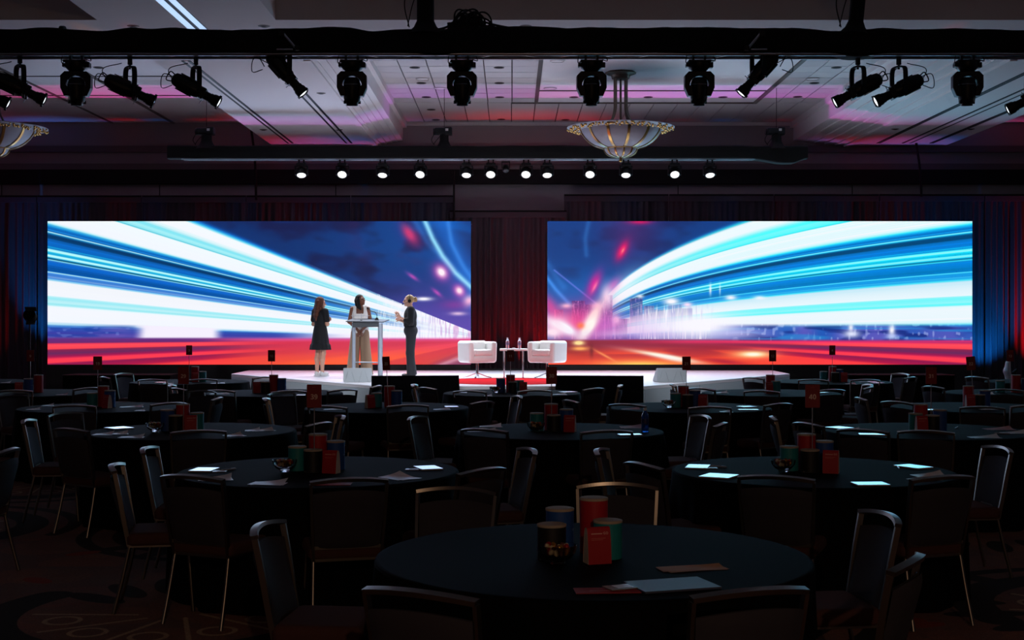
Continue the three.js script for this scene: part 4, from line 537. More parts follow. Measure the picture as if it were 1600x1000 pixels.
// ---------------------------------------------------------------- people (built facing +z, then turned)
const skinA = std(0xd9a288, 0.55), skinB = std(0x7a4a34, 0.5), skinC = std(0xe0aa92, 0.55), hairA = std(0x5e3220, 0.75), hairB = std(0x120d0b, 0.85), hairC = std(0xa98a5e, 0.55);
const blackDress = std(0x15161a, 0.85), blackKnit = std(0x0e0f12, 0.85), ivory = std(0xefece6, 0.75), tanCloth = std(0x9c7f66, 0.85), darkTrouser = std(0x1b1e24, 0.85), eyeM = std(0x1a1210, 0.3), lipM = std(0xa8504a, 0.5), sneaker = std(0xe6e4e2, 0.6), shoe = std(0x0d0d0e, 0.45);
const headMatrix = (c, yaw, pitch) => new THREE.Matrix4().compose(V(...c), new THREE.Quaternion().setFromEuler(new THREE.Euler(pitch, yaw, 0, 'YXZ')), V(1, 1, 1));
const headGeo = (m) => blob([ell([0, 0.025, -0.012], [0.074, 0.092, 0.092]), ell([0, -0.03, 0.026], [0.056, 0.078, 0.064]), ell([0, -0.096, 0.058], [0.024, 0.018, 0.022], 0.025), cap([0, 0.004, 0.086], [0, -0.03, 0.107], 0.008, 0.0125, 0.012), cap([-0.018, -0.061, 0.082], [0.018, -0.061, 0.082], 0.008, 0.008, 0.012), cap([-0.05, 0.022, 0.07], [0.05, 0.022, 0.07], 0.008, 0.008, 0.02), ell([0.074, -0.008, -0.012], [0.012, 0.03, 0.02], 0.01), ell([-0.074, -0.008, -0.012], [0.012, 0.03, 0.02], 0.01), cap([0, -0.06, -0.03], [0, -0.15, -0.035], 0.052, 0.05, 0.03)], 0.0055).applyMatrix4(m);
function handGeo(pos, dir, palm, side, curl) {      // dir: wrist to knuckles, palm: palm normal, side +1 / -1 puts the thumb
  const f = V(...dir).normalize(), n = V(...palm).addScaledVector(f, -V(...palm).dot(f)).normalize(), s = V().crossVectors(n, f).multiplyScalar(side), P = (a, b, c) => V(...pos).addScaledVector(s, a).addScaledVector(f, b).addScaledVector(n, c).toArray();
  const L = [cap(P(-0.012, 0.01, 0), P(-0.024, 0.075, 0), 0.02, 0.014, 0.02), cap(P(0.012, 0.01, 0), P(0.024, 0.078, 0), 0.02, 0.014, 0.02), cap(P(0, 0, 0), P(0, -0.03, 0), 0.024, 0.024, 0.02)];
  [[-0.03, 0.07, 0.055], [-0.011, 0.08, 0.07], [0.009, 0.082, 0.076], [0.029, 0.078, 0.066]].forEach(([x, y, l]) => { const c = Math.cos(curl), q = Math.sin(curl), c2 = Math.cos(curl * 2.1), q2 = Math.sin(curl * 2.1); L.push(cap(P(x, y, 0), P(x, y + l * 0.55 * c, l * 0.55 * q), 0.0088, 0.0082, 0.006), cap(P(x, y + l * 0.55 * c, l * 0.55 * q), P(x, y + l * (0.55 * c + 0.45 * c2), l * (0.55 * q + 0.45 * q2)), 0.0082, 0.007, 0.006)); });
  L.push(cap(P(0.025, 0.015, 0.005), P(0.05, 0.05, 0.016), 0.012, 0.0095, 0.01), cap(P(0.05, 0.05, 0.016), P(0.052, 0.08, 0.026), 0.0095, 0.008, 0.006));
  return blob(L, 0.0045);
}
const faceParts = (t, m, brow) => { part('eye', mg([-1, 1].map((s) => put(new THREE.SphereGeometry(0.0095, 10, 8), s * 0.031, 0.004, 0.0795))).applyMatrix4(m), eyeM, t); part('lips', mg([put(new THREE.SphereGeometry(0.5, 12, 8).scale(0.04, 0.013, 0.012), 0, -0.061, 0.0905)]).applyMatrix4(m), lipM, t); part('eyebrow', mg([-1, 1].map((s) => put(new THREE.CapsuleGeometry(0.0035, 0.026, 3, 6), s * 0.031, 0.026, 0.082, 0, 0, Math.PI / 2 + s * 0.12))).applyMatrix4(m), brow, t); };
function skirt(y0, y1, prof, folds, amp, lean) { return grid(72, 20, (u, v) => { const a = u * Math.PI * 2, y = y0 + (y1 - y0) * v, [rx, rz] = prof(v), w = 1 + amp * v * v * Math.sin(a * folds + 1.3 * Math.sin(a * 3)); return [Math.sin(a) * rx * w + lean[0] * v, y, Math.cos(a) * rz * w + lean[1] * v]; }); }

// 1: woman in the black dress, turned away
{ const t = thing('person', 'woman in a short black dress and white sneakers, turned away with folded arms', 'person', [-3.785, DECK, -26.39], 2.5); t.scale.setScalar(0.95);
  const hm = headMatrix([0, 1.515, 0.015], -0.55, 0.05);
  const body = blob([cap([-0.085, 0.86, 0], [-0.075, 0.47, 0.012], 0.078, 0.052), cap([-0.075, 0.47, 0.005], [-0.075, 0.36, -0.015], 0.05, 0.054), cap([-0.075, 0.36, -0.015], [-0.075, 0.08, -0.02], 0.053, 0.034), cap([0.085, 0.86, 0], [0.075, 0.47, 0.012], 0.078, 0.052), cap([0.075, 0.47, 0.005], [0.075, 0.36, -0.015], 0.05, 0.054), cap([0.075, 0.36, -0.015], [0.075, 0.08, -0.02], 0.053, 0.034),
    ell([0, 0.9, 0], [0.165, 0.13, 0.11]), ell([0, 1.2, 0], [0.15, 0.17, 0.1]), cap([-0.15, 1.34, -0.005], [-0.2, 1.08, 0.0], 0.045, 0.038), cap([0.15, 1.34, -0.005], [0.2, 1.08, 0.0], 0.045, 0.038), cap([-0.2, 1.08, 0.0], [0.05, 1.13, 0.17], 0.038, 0.026), cap([0.2, 1.08, 0.0], [-0.03, 1.17, 0.17], 0.038, 0.026), cap([0, 1.34, -0.01], [0, 1.45, 0.0], 0.06, 0.05), ell([-0.075, 0.045, 0.03], [0.036, 0.04, 0.1]), ell([0.075, 0.045, 0.03], [0.036, 0.04, 0.1])], 0.012);
  part('body', mg([body, headGeo(hm), handGeo([0.05, 1.13, 0.17], [0.8, 0.25, 0.1], [0, 0, -1], 1, 0.5), handGeo([-0.03, 1.17, 0.17], [-0.8, 0.2, 0.1], [0, 0, -1], -1, 0.5)]), skinA, t); faceParts(t, hm, hairA);
  part('dress', mg([blob([ell([0, 1.02, 0], [0.135, 0.12, 0.105], 0.06), ell([0, 1.2, 0.005], [0.168, 0.17, 0.118], 0.06), cap([-0.13, 1.345, -0.005], [0.13, 1.345, -0.005], 0.062, 0.062, 0.05), cap([-0.15, 1.345, -0.005], [-0.195, 1.17, -0.003], 0.068, 0.06, 0.03), cap([0.15, 1.345, -0.005], [0.195, 1.17, -0.003], 0.068, 0.06, 0.03)], 0.012, (d, x, y) => Math.max(d, y - 1.42)), skirt(1.06, 0.55, (v) => [0.13 + 0.085 * Math.pow(v, 0.7) + 0.02 * ss(0.74, 0.8, v), 0.105 + 0.07 * Math.pow(v, 0.7) + 0.02 * ss(0.74, 0.8, v)], 11, 0.055, [0, 0])]), std(0x15161a, 0.85, 0, { side: THREE.DoubleSide }), t);
  part('waist_tie', put(new THREE.TorusGeometry(0.128, 0.012, 8, 40).scale(1, 0.82, 1), 0, 1.045, 0, Math.PI / 2), blackKnit, t);
  part('hair', blob([ell([0, 0.034, -0.024], [0.095, 0.106, 0.102], 0.04), ...[-0.07, -0.035, 0, 0.035, 0.07].flatMap((x, i) => [cap([x, 0.02, -0.07], [x * 1.15 + 0.012 * Math.sin(i * 2), -0.13, -0.085], 0.04, 0.042, 0.03), cap([x * 1.15 + 0.012 * Math.sin(i * 2), -0.13, -0.085], [x * 1.2 - 0.012 * Math.sin(i * 2.4), -0.25, -0.1], 0.042, 0.036, 0.022), cap([x * 1.2 - 0.012 * Math.sin(i * 2.4), -0.25, -0.1], [x + 0.015 * Math.cos(i * 3), -0.34 - 0.02 * (i % 2), -0.095], 0.036, 0.016, 0.02)]), cap([0.075, 0.02, -0.01], [0.085, -0.14, 0.0], 0.026, 0.03, 0.03), cap([-0.075, 0.02, -0.01], [-0.085, -0.14, 0.0], 0.026, 0.03, 0.03)], 0.008, (d, x, y, z) => Math.max(d, z - 0.035 - Math.max(0, y - 0.04) * 0.7) + (y < -0.05 ? 0.003 * Math.sin(y * 90 + x * 120) : 0)).applyMatrix4(hm), hairA, t);
  for (const s of [-1, 1]) { const sh = part('shoe', blob([ell([s * 0.075, 0.05, 0.075], [0.045, 0.045, 0.085], 0.03), ell([s * 0.075, 0.055, -0.03], [0.042, 0.055, 0.055], 0.03)], 0.009, (d, x, y) => Math.max(d, 0.006 - y)), sneaker, t); part('sole', rb(0.094, 0.024, 0.235, 0.011, s * 0.075, 0.014, 0.035), M.paper, sh); } }
// 2: woman in the ivory vest behind the lectern
{ const t = thing('person', 'woman in an ivory sleeveless vest and wide tan trousers behind the lectern', 'person', [-3.043, DECK, -26.75], 0.1); t.scale.setScalar(0.95);
  const hm = headMatrix([0.012, 1.585, 0.005], 0.95, -0.2);
  const body = blob([cap([-0.09, 0.9, 0], [-0.11, 0.48, 0.01], 0.08, 0.055), cap([-0.11, 0.48, 0.01], [-0.13, 0.08, -0.02], 0.054, 0.036), cap([0.09, 0.9, 0], [0.11, 0.48, 0.01], 0.08, 0.055), cap([0.11, 0.48, 0.01], [0.13, 0.08, -0.02], 0.054, 0.036), ell([0, 0.94, 0], [0.165, 0.13, 0.11]), ell([0, 1.26, 0], [0.15, 0.18, 0.1]), cap([-0.12, 1.4, -0.005], [0.12, 1.4, -0.005], 0.05, 0.05, 0.04), cap([-0.165, 1.405, -0.005], [-0.225, 1.13, -0.02], 0.047, 0.038), cap([0.165, 1.405, -0.005], [0.225, 1.13, -0.02], 0.047, 0.038), cap([-0.225, 1.13, -0.02], [-0.03, 0.945, 0.19], 0.038, 0.026), cap([0.225, 1.13, -0.02], [0.03, 0.945, 0.19], 0.038, 0.026), cap([0, 1.4, -0.01], [0, 1.52, 0.0], 0.058, 0.05), ell([-0.13, 0.045, 0.03], [0.034, 0.038, 0.1]), ell([0.13, 0.045, 0.03], [0.034, 0.038, 0.1])], 0.012);
  part('body', mg([body, headGeo(hm), handGeo([-0.03, 0.94, 0.195], [0.5, -0.6, 0.25], [0.3, 0, -1], 1, 0.5), handGeo([0.03, 0.935, 0.2], [-0.5, -0.6, 0.3], [-0.3, 0, -1], -1, 0.5)]), skinB, t); faceParts(t, hm, hairB);
  part('vest', blob([ell([0, 1.27, 0], [0.172, 0.19, 0.122], 0.06), ell([0, 1.08, 0], [0.15, 0.16, 0.115], 0.06), cap([-0.105, 1.41, -0.008], [0.105, 1.41, -0.008], 0.058, 0.058, 0.05), ell([0, 0.94, 0], [0.192, 0.15, 0.135], 0.06)], 0.011, (d, x, y, z) => { const neck = Math.max(Math.abs(x) - 0.075, 1.3 - y, 0.0 - z); return Math.max(d, -neck, 0.83 - y, Math.max(y - 1.47, -d - 0.05)); }), ivory, t);
  part('lapel', mg([-1, 1].map((s) => rb(0.05, 0.3, 0.012, 0.005, s * 0.1, 1.32, 0.105, -0.12, s * 0.3, s * -0.16))), ivory, t);
  for (const s of [-1, 1]) part('trouser_leg', grid(28, 16, (u, v) => { const a = u * Math.PI * 2, y = 0.96 - v * 0.94, r = 0.1 + 0.028 * v, cx = s * (0.085 + 0.07 * v); return [cx + Math.sin(a) * r * (1 + 0.05 * v * Math.sin(a * 7)), y, Math.cos(a) * (r + 0.015) * (1 + 0.05 * v * Math.sin(a * 5))]; }), std(0x9c7f66, 0.85, 0, { side: THREE.DoubleSide }), t);
  part('hair', blob([ell([0, 0.032, -0.022], [0.086, 0.095, 0.1], 0.04), cap([-0.075, 0.0, -0.02], [-0.085, -0.16, 0.0], 0.032, 0.034, 0.03), cap([0.072, 0.0, -0.04], [0.075, -0.13, -0.05], 0.028, 0.03, 0.03), cap([-0.04, 0, -0.085], [-0.05, -0.17, -0.08], 0.04, 0.034, 0.03), cap([0.03, 0, -0.085], [0.03, -0.15, -0.085], 0.04, 0.034, 0.03), cap([-0.085, -0.15, 0.0], [-0.07, -0.2, 0.02], 0.034, 0.02, 0.02)], 0.008, (d, x, y, z) => Math.max(d, z - 0.03 - Math.max(0, y - 0.05) * 0.9)).applyMatrix4(hm), hairB, t);
  for (const s of [-1, 1]) part('shoe', blob([ell([s * 0.15, 0.035, 0.08], [0.04, 0.034, 0.09], 0.03), ell([s * 0.15, 0.05, -0.02], [0.036, 0.05, 0.05], 0.03)], 0.009, (d, x, y) => Math.max(d, 0.004 - y)), tanCloth, t); }
// 3: woman with the headset, in profile
{ const t = thing('person', 'blonde woman with a bun and headset in black top and trousers, hand raised', 'person', [-1.997, DECK, -26.2], -Math.PI / 2 + 0.12); t.scale.setScalar(0.95);
  const hm = headMatrix([0, 1.565, 0.035], 0.1, -0.04);
  const body = blob([cap([-0.08, 0.9, 0.0], [-0.075, 0.49, 0.0], 0.085, 0.056), cap([-0.075, 0.49, 0], [-0.075, 0.08, -0.04], 0.055, 0.036), cap([0.08, 0.9, 0.0], [0.075, 0.49, 0.0], 0.085, 0.056), cap([0.075, 0.49, 0], [0.075, 0.08, -0.02], 0.055, 0.036), ell([0, 0.94, -0.01], [0.16, 0.13, 0.12]), ell([0, 1.24, -0.005], [0.15, 0.18, 0.105]), cap([-0.12, 1.385, -0.01], [0.12, 1.385, -0.01], 0.05, 0.05, 0.04), cap([0.165, 1.385, -0.01], [0.2, 1.11, 0.0], 0.048, 0.04), cap([0.2, 1.11, 0.0], [0.14, 1.22, 0.21], 0.038, 0.026), cap([-0.165, 1.385, -0.01], [-0.2, 1.11, 0.02], 0.048, 0.04), cap([-0.2, 1.11, 0.02], [-0.08, 1.16, 0.2], 0.038, 0.026), cap([0, 1.38, -0.015], [0, 1.5, 0.01], 0.058, 0.05), ell([-0.075, 0.045, 0.01], [0.036, 0.04, 0.1]), ell([0.075, 0.045, 0.03], [0.036, 0.04, 0.1])], 0.012);
  part('body', mg([body, headGeo(hm), handGeo([0.14, 1.23, 0.225], [-0.1, 0.75, 0.5], [-1, 0, 0], -1, 0.35), handGeo([-0.08, 1.17, 0.21], [0.5, 0.3, 0.5], [0, -0.6, -0.6], 1, 0.5)]), skinC, t); faceParts(t, hm, hairC);
  part('blouse', blob([ell([0, 1.25, -0.005], [0.172, 0.19, 0.135], 0.06), ell([0, 1.08, 0.0], [0.165, 0.12, 0.135], 0.06), cap([-0.12, 1.39, -0.012], [0.12, 1.39, -0.012], 0.066, 0.066, 0.05), cap([0.165, 1.38, -0.01], [0.205, 1.12, 0.0], 0.07, 0.066, 0.04), cap([0.205, 1.12, 0.0], [0.175, 1.165, 0.1], 0.062, 0.05, 0.04), cap([-0.165, 1.38, -0.01], [-0.205, 1.12, 0.02], 0.07, 0.066, 0.04), cap([-0.205, 1.12, 0.02], [-0.15, 1.14, 0.11], 0.062, 0.05, 0.04)], 0.012, (d, x, y, z) => Math.max(d, y - 1.45, 0.99 - y)), blackKnit, t);
  part('trousers', mg([blob([ell([0, 0.95, -0.012], [0.182, 0.14, 0.145], 0.06), cap([-0.088, 0.9, -0.02], [-0.08, 0.48, 0], 0.108, 0.083, 0.04), cap([0.088, 0.9, -0.02], [0.08, 0.48, 0], 0.108, 0.083, 0.04), cap([-0.08, 0.48, 0], [-0.08, 0.06, -0.045], 0.083, 0.098, 0.03), cap([0.08, 0.48, 0], [0.08, 0.06, -0.025], 0.083, 0.098, 0.03)], 0.012, (d, x, y) => Math.max(d, 0.03 - y, y - 1.05))]), darkTrouser, t);
  part('hair', mg([blob([ell([0, 0.034, -0.025], [0.086, 0.094, 0.098], 0.03), ell([0, 0.03, -0.135], [0.05, 0.052, 0.05], 0.02), cap([0.02, 0.07, -0.14], [0.03, 0.0, -0.165], 0.018, 0.016, 0.015), cap([-0.02, 0.06, -0.16], [-0.01, 0.0, -0.15], 0.018, 0.016, 0.015), cap([0.075, 0.02, 0.0], [0.07, -0.05, -0.02], 0.016, 0.01, 0.02)], 0.008, (d, x, y, z) => Math.max(d, z - 0.03 - Math.max(0, y - 0.04) * 0.8, -0.07 - y) + 0.002 * Math.sin(z * 160 + y * 80))]).applyMatrix4(hm), hairC, t);
  const hs = part('headset', mg([put(new THREE.TorusGeometry(0.094, 0.006, 6, 28, Math.PI), 0, 0.035, -0.015), put(lathe([[0, 0.016], [0.034, 0.012], [0.036, -0.012], [0, -0.012]], 18), 0.088, -0.005, -0.012, 0, 0, -Math.PI / 2), tube([[0.094, -0.01, 0.0], [0.092, -0.05, 0.06], [0.05, -0.075, 0.12]], 0.004, 14, 6)]).applyMatrix4(hm), M.black, t); part('foam_tip', put(new THREE.SphereGeometry(0.014, 12, 10), 0.048, -0.076, 0.125).applyMatrix4(hm), M.black, hs);
  for (const s of [-1, 1]) part('shoe', blob([ell([s * 0.08, 0.034, 0.075], [0.042, 0.034, 0.1], 0.03), ell([s * 0.08, 0.045, -0.05], [0.04, 0.045, 0.06], 0.03)], 0.009, (d, x, y) => Math.max(d, 0.004 - y)), shoe, t); }

// ---------------------------------------------------------------- the audience: tables, cloths, chairs, centrepieces, papers
const TABLES = [[0.34, 5.66, 'nearest table without number card', ''], [-1.27, 8.8, 'table with sign thirty-nine', '39'], [1.98, 8.8, 'table with sign forty', '40'], [-2.85, 11.9, 'table with sign twenty-nine', '29'], [0.43, 11.9, 'table with sign thirty', '30'], [3.7, 11.9, 'table with sign thirty-one', '31'],
  [-4.6, 15, 'table with sign nineteen', '19'], [-1.4, 15, 'table with sign twenty', '20'], [1.98, 15, 'table with sign twenty-one', '21'], [5.2, 15, 'table with sign twenty-two', '22'], [-6.4, 17.9, 'table with sign nine', '9'], [-3.19, 17.9, 'table with sign ten', '10'], [0, 17.9, 'table before the red rug', '11'], [3.47, 17.9, 'table with sign twelve', '12'], [6.73, 17.9, 'table with sign thirteen', '13'],
  [-5.06, 21, 'table with sign three', '3'], [5.03, 21, 'table with sign four', '4'], [-8.5, 21, 'far table by the tripod light', ''], [8.4, 21, 'far table before the blue drape', ''], [-4.75, 9.1, 'cropped table beside the patterned carpet', '']];
const CHAIRS = [[0,-0.18,-4.65,152],[0,0.7,-4.69,-160],[0,-0.36,-6.76,-15],[0,0.53,-6.94,-8],[0,-0.79,-5.78,84],[0,1.42,-6.1,-83],[0,1.24,-5.13,-120],[1,-2.23,-9.24,93],[1,-2.14,-8.21,100],[1,-1.71,-7.86,155],[1,-0.98,-7.74,-165],[1,-0.39,-8.11,-128],[1,-0.16,-9.07,-76],[2,1.05,-8.35,116],[2,0.88,-9.04,78],[2,1.6,-7.84,158],[2,2.35,-7.84,-159],[2,3.1,-9.25,-85],[3,-3.97,-12.46,63],[3,-3.97,-11.76,97],[3,-3.42,-11.04,146],[3,-2.57,-10.9,-164],[3,-1.89,-11.5,-113],[3,-1.84,-12.14,-76],[4,-0.6,-12.04,72],[4,1.47,-12.19,-75],[4,1.52,-11.47,-111],[4,-0.09,-11.01,150],[4,0.69,-10.9,-166],[5,2.65,-12.06,81],[5,2.76,-11.48,114],[5,2.98,-10.95,143],[5,3.37,-10.87,162],[6,-5.75,-15.81,55],[6,-4.51,-13.97,-175],[6,-3.81,-14.26,-133],[6,-3.57,-14.97,-92],[6,-3.93,-16.16,-30],[7,-2.54,-15.81,54],[7,-2.45,-14.88,97],[7,-1.79,-13.82,162],[7,-1.14,-14,-165],[7,-0.54,-14.43,-124],[7,-0.21,-15.27,-77],[8,0.89,-14.6,110],[8,1.35,-14.09,145],[8,1.99,-13.74,-179],[8,2.62,-14.18,-142],[9,4.17,-14.96,92],[9,4.34,-14.43,124],[9,4.82,-13.73,163],[9,5.3,-13.97,-175],[10,-5.61,-17.23,-130],[10,-6.2,-16.78,-170],[11,-4.24,-17.79,96],[11,-4.04,-17.14,132],[11,-3.54,-16.78,163],[11,-2.81,-16.63,-163],[11,-2.29,-16.87,-139],[11,-2.05,-17.65,-102],[12,-1.03,-17.92,89],[12,-0.87,-17.27,126],[12,-0.43,-16.63,161],[12,0.23,-16.78,-168],[12,0.84,-17.14,-132],[12,1.15,-17.78,-96],[13,2.44,-17.92,89],[13,2.61,-17.14,131],[13,3.13,-16.64,165],[13,3.87,-16.91,-158],[13,4.5,-17.92,-89],[13,4.36,-17.37,-121],[14,5.74,-17.53,111],[14,6.29,-16.96,155],[15,-5.94,-20.37,126],[15,-5.19,-19.67,174],[15,-4.61,-19.74,-160],[15,-6.01,-21.42,66],[15,-4,-20.35,-121],[16,3.83,-20.15,125],[16,4.47,-19.63,158],[16,5.11,-19.65,-177],[16,5.99,-21.37,-69],[16,5.8,-20.31,-132],[18,7.26,-20.35,120],[19,-3.72,-9.13,-90]];
const PAPERS = [[0,0.38,0.3,'tan',0.27,0.1,12],[0,0.26,0.65,'slate',0.31,0.21,18],[0,0.01,0.74,'red',0.24,0.1,4],[0,0.06,0.71,'badge',0.11,0.08,25],[1,-0.76,-0.01,'pad',0.15,0.2,-5],[1,-0.64,0.07,'badge',0.09,0.07,4],[1,-0.6,-0.01,'pen',0,0,50],[1,-0.58,0.48,'paper',0.2,0.15,10],[1,-0.21,0.7,'paper',0.21,0.14,-10],[1,0.56,0.41,'paper',0.17,0.22,40],[1,0.71,-0.12,'pad',0.15,0.21,20],[1,0.61,-0.04,'badge',0.09,0.07,0],[1,0.19,0.73,'red',0.22,0.12,0],[2,-0.73,-0.19,'pad',0.15,0.21,-14],[2,-0.65,-0.12,'badge',0.08,0.07,0],[2,-0.59,-0.19,'pen',0,0,-40],[2,-0.67,0.34,'pad',0.2,0.21,-28],[2,0.18,0.74,'pad',0.2,0.15,4],[2,0.72,-0.19,'pad',0.15,0.22,30],[2,0.6,-0.12,'pen',0,0,80],[2,0.67,0.31,'paper',0.2,0.14,5],[2,0.58,0.5,'paper',0.18,0.12,20],[3,-0.72,-0.24,'pad',0.2,0.2,45],[3,-0.67,0.4,'paper',0.16,0.15,0],[3,-0.57,0.34,'paper',0.18,0.13,10],[3,-0.35,0.67,'paper',0.2,0.12,0],[3,0.48,0.52,'paper',0.16,0.13,30],[3,0.54,0.01,'paper',0.13,0.12,10],[3,0.63,0.01,'paper',0.2,0.1,25],[4,0.67,-0.34,'pink',0.22,0.2,0],[4,0.58,0.46,'pad',0.2,0.12,10],[4,-0.7,0.08,'paper',0.25,0.12,0],[4,-0.63,-0.43,'paper',0.2,0.14,0],[5,-0.72,-0.26,'pad',0.18,0.2,30],[5,-0.6,0.43,'pad',0.24,0.14,-10],[5,-0.68,0.01,'paper',0.16,0.1,0],[5,0.68,-0.13,'pink',0.25,0.15,0],[5,0.26,0.69,'paper',0.25,0.12,0],[5,0.67,0.27,'paper',0.22,0.12,0],[5,0.35,-0.27,'pen',0,0,60],[5,0.54,0.34,'pen',0,0,-30],[6,-0.7,-0.25,'paper',0.12,0.15,10],[6,-0.64,0.38,'paper',0.14,0.1,0],[6,0.58,0.57,'paper',0.1,0.1,0],[6,0.32,-0.03,'paper',0.25,0.1,10],[7,0.72,-0.03,'pad',0.15,0.16,8],[7,0.63,0.38,'paper',0.18,0.1,0],[7,-0.56,0.38,'paper',0.2,0.1,0],[8,0.66,-0.03,'pad',0.17,0.17,20],[8,0.59,0.47,'pad',0.22,0.1,0],[8,0.3,0.74,'paper',0.12,0.12,0],[8,-0.68,0.34,'pink',0.2,0.1,0],[9,-0.64,0.48,'pad',0.12,0.1,0],[9,0.02,0.38,'paper',0.2,0.1,0],[10,0.54,0.51,'pink',0.14,0.1,0],[11,-0.66,0.32,'paper',0.25,0.1,0],[11,0.47,0.65,'pad',0.12,0.1,0],[12,-0.68,0.06,'pad',0.16,0.12,0],[12,0.75,-0.09,'pad',0.22,0.15,30],[12,0.61,0.46,'paper',0.2,0.1,0],[12,-0.31,0.75,'paper',0.1,0.1,0],[13,0.66,0.06,'pad',0.16,0.14,10],[13,-0.69,0.06,'paper',0.2,0.1,0],[14,-0.47,0.36,'paper',0.12,0.1,0],[15,-0.36,0.37,'pad',0.16,0.16,0],[15,-0.15,0.76,'paper',0.15,0.1,0],[15,0.52,0.61,'paper',0.12,0.1,0],[15,0.61,0.54,'paper',0.1,0.1,0],[16,0.46,0.16,'red',0.16,0.12,0],[16,0.59,0.16,'pad',0.12,0.12,0],[16,0.57,0.53,'pad',0.16,0.14,20],[16,0.09,0.78,'pink',0.15,0.1,0],[17,0.69,0.39,'paper',0.14,0.12,0],];
const TOP = 0.762;
const clothTop = lathe([[0, 0], [0.5, 0.0005], [0.9, 0], [0.915, -0.004], [0.92, -0.014]], 72);
const clothSkirt = grid(144, 12, (u, v) => { const a = u * Math.PI * 2, f = Math.sin(a * 14 + 1.5 * Math.sin(a * 3)) + 0.5 * Math.sin(a * 23 + 1), r = 0.92 + 0.03 * v + 0.028 * f * Math.min(1, v * 2.4); return [Math.sin(a) * r, -0.014 - v * (TOP - 0.018), Math.cos(a) * r]; });
clothSkirt.index.array.reverse(); clothSkirt.computeVertexNormals();
const clothGeo = mg([clothTop, clothSkirt]);
const clothMat = phys(0x08090c, 0.8, { side: THREE.DoubleSide, bumpMap: weave, bumpScale: 0.0005, specularIntensity: 0.11 });
const tableTopG = cy(0.9, 0.9, 0.02, 0, 0.742, 0, 0, 0, 0, 48), tableLegG = cy(0.016, 0.016, 0.73, 0, 0.365, 0, 0, 0, 0, 10);
TABLES.forEach(([x, d, where], i) => {
  if (i === 19) return;
  const t = thing('banquet_table', 'round banquet table hidden under the black cloth of the ' + where, 'table', [x, 0, -d], 0, 'round banquet tables');
  part('tabletop', tableTopG, M.rail, t); for (let k = 0; k < 4; k++) part('leg', tableLegG, M.chrome, t).position.set(0.5 * Math.cos(k * 1.571 + 0.8), 0, 0.5 * Math.sin(k * 1.571 + 0.8));
  const c = solo('tablecloth', 'floor-length black cloth on the ' + where, 'tablecloth', clothGeo, clothMat, 'black cloths on the banquet tables'); c.position.set(x, TOP, -d); c.rotation.y = i * 0.7;
});

// banquet chair: square-shouldered metal back frame with an open hand gap over the upholstered panel
const chairProto = (() => {
  const o = thing('banquet_chair', 'x', 'chair', [0, 0, 0], 0, 'banquet chairs around the black tables');
  const H = 0.86, bow = (x) => 0.045 * (1 - (x / 0.215) ** 2);
  part('seat', blob([ell([0, 0.445, 0.0], [0.23, 0.04, 0.225], 0.02)], 0.02, (d, x, y, z) => { const q = Math.max(Math.abs(x) - 0.2, Math.abs(z) - 0.195, 0), r = Math.hypot(Math.max(Math.abs(x) - 0.19, 0), Math.max(Math.abs(z + 0.005) - 0.165, 0), Math.max(Math.abs(y - 0.44) - 0.012, 0)) - 0.03; void q; return r; }), M.seatFabric, o);
  const panelG = (s) => grid(14, 12, (u, v) => { const y = 0.47 + v * 0.315, w = 0.365 + 0.045 * v, x = (u - 0.5) * w, edge = Math.min(1, Math.min(u, 1 - u) * 9, Math.min(v, 1 - v) * 9), top = v > 0.5 ? 0.022 * (1 - (2 * u - 1) ** 2) * (v - 0.5) * 2 : 0; return [x, y + top, -0.19 - 0.07 * v - bow(x) * (0.3 + 0.7 * v) + s * (0.008 + 0.014 * edge)]; });
  const pb = panelG(-1); pb.index.array.reverse(); pb.computeVertexNormals();
  part('backrest', mg([panelG(1), pb]), M.fabric, o);
  const L = [];
  for (const s of [-1, 1]) L.push(strap([[s * 0.19, 0.4, -0.185], [s * 0.2, 0.55, -0.213], [s * 0.208, 0.7, -0.238], [s * 0.214, H - 0.02, -0.265]], [1, 0, 0], 0.016, 0.026));
  const R = []; for (let k = -7; k <= 7; k++) { const x = 0.218 * k / 7; R.push([x, H - 0.012 + 0.02 * (1 - (k / 7) ** 2), -0.267 - bow(x) * 0.9]); } L.push(strap(R, [0, 0.2, 1], 0.034, 0.018));
  L.push(bx(0.38, 0.02, 0.016, 0, 0.475, -0.2));
  part('back_frame', mg(L), M.chairMetal, o);
  part('seat_frame', mg([bx(0.4, 0.022, 0.022, 0, 0.405, 0.17), bx(0.4, 0.022, 0.022, 0, 0.405, -0.18), bx(0.022, 0.022, 0.36, -0.19, 0.405, 0), bx(0.022, 0.022, 0.36, 0.19, 0.405, 0)]), M.chairMetal, o);
  for (const s of [-1, 1]) { part('leg', tube([[s * 0.19, 0.41, 0.16], [s * 0.2, 0.2, 0.175], [s * 0.207, 0.004, 0.19]], 0.0115, 8, 8), M.chairMetal, o); part('leg', tube([[s * 0.19, 0.41, -0.18], [s * 0.198, 0.2, -0.225], [s * 0.206, 0.004, -0.275]], 0.0115, 8, 8), M.chairMetal, o); }
  return o;
})();
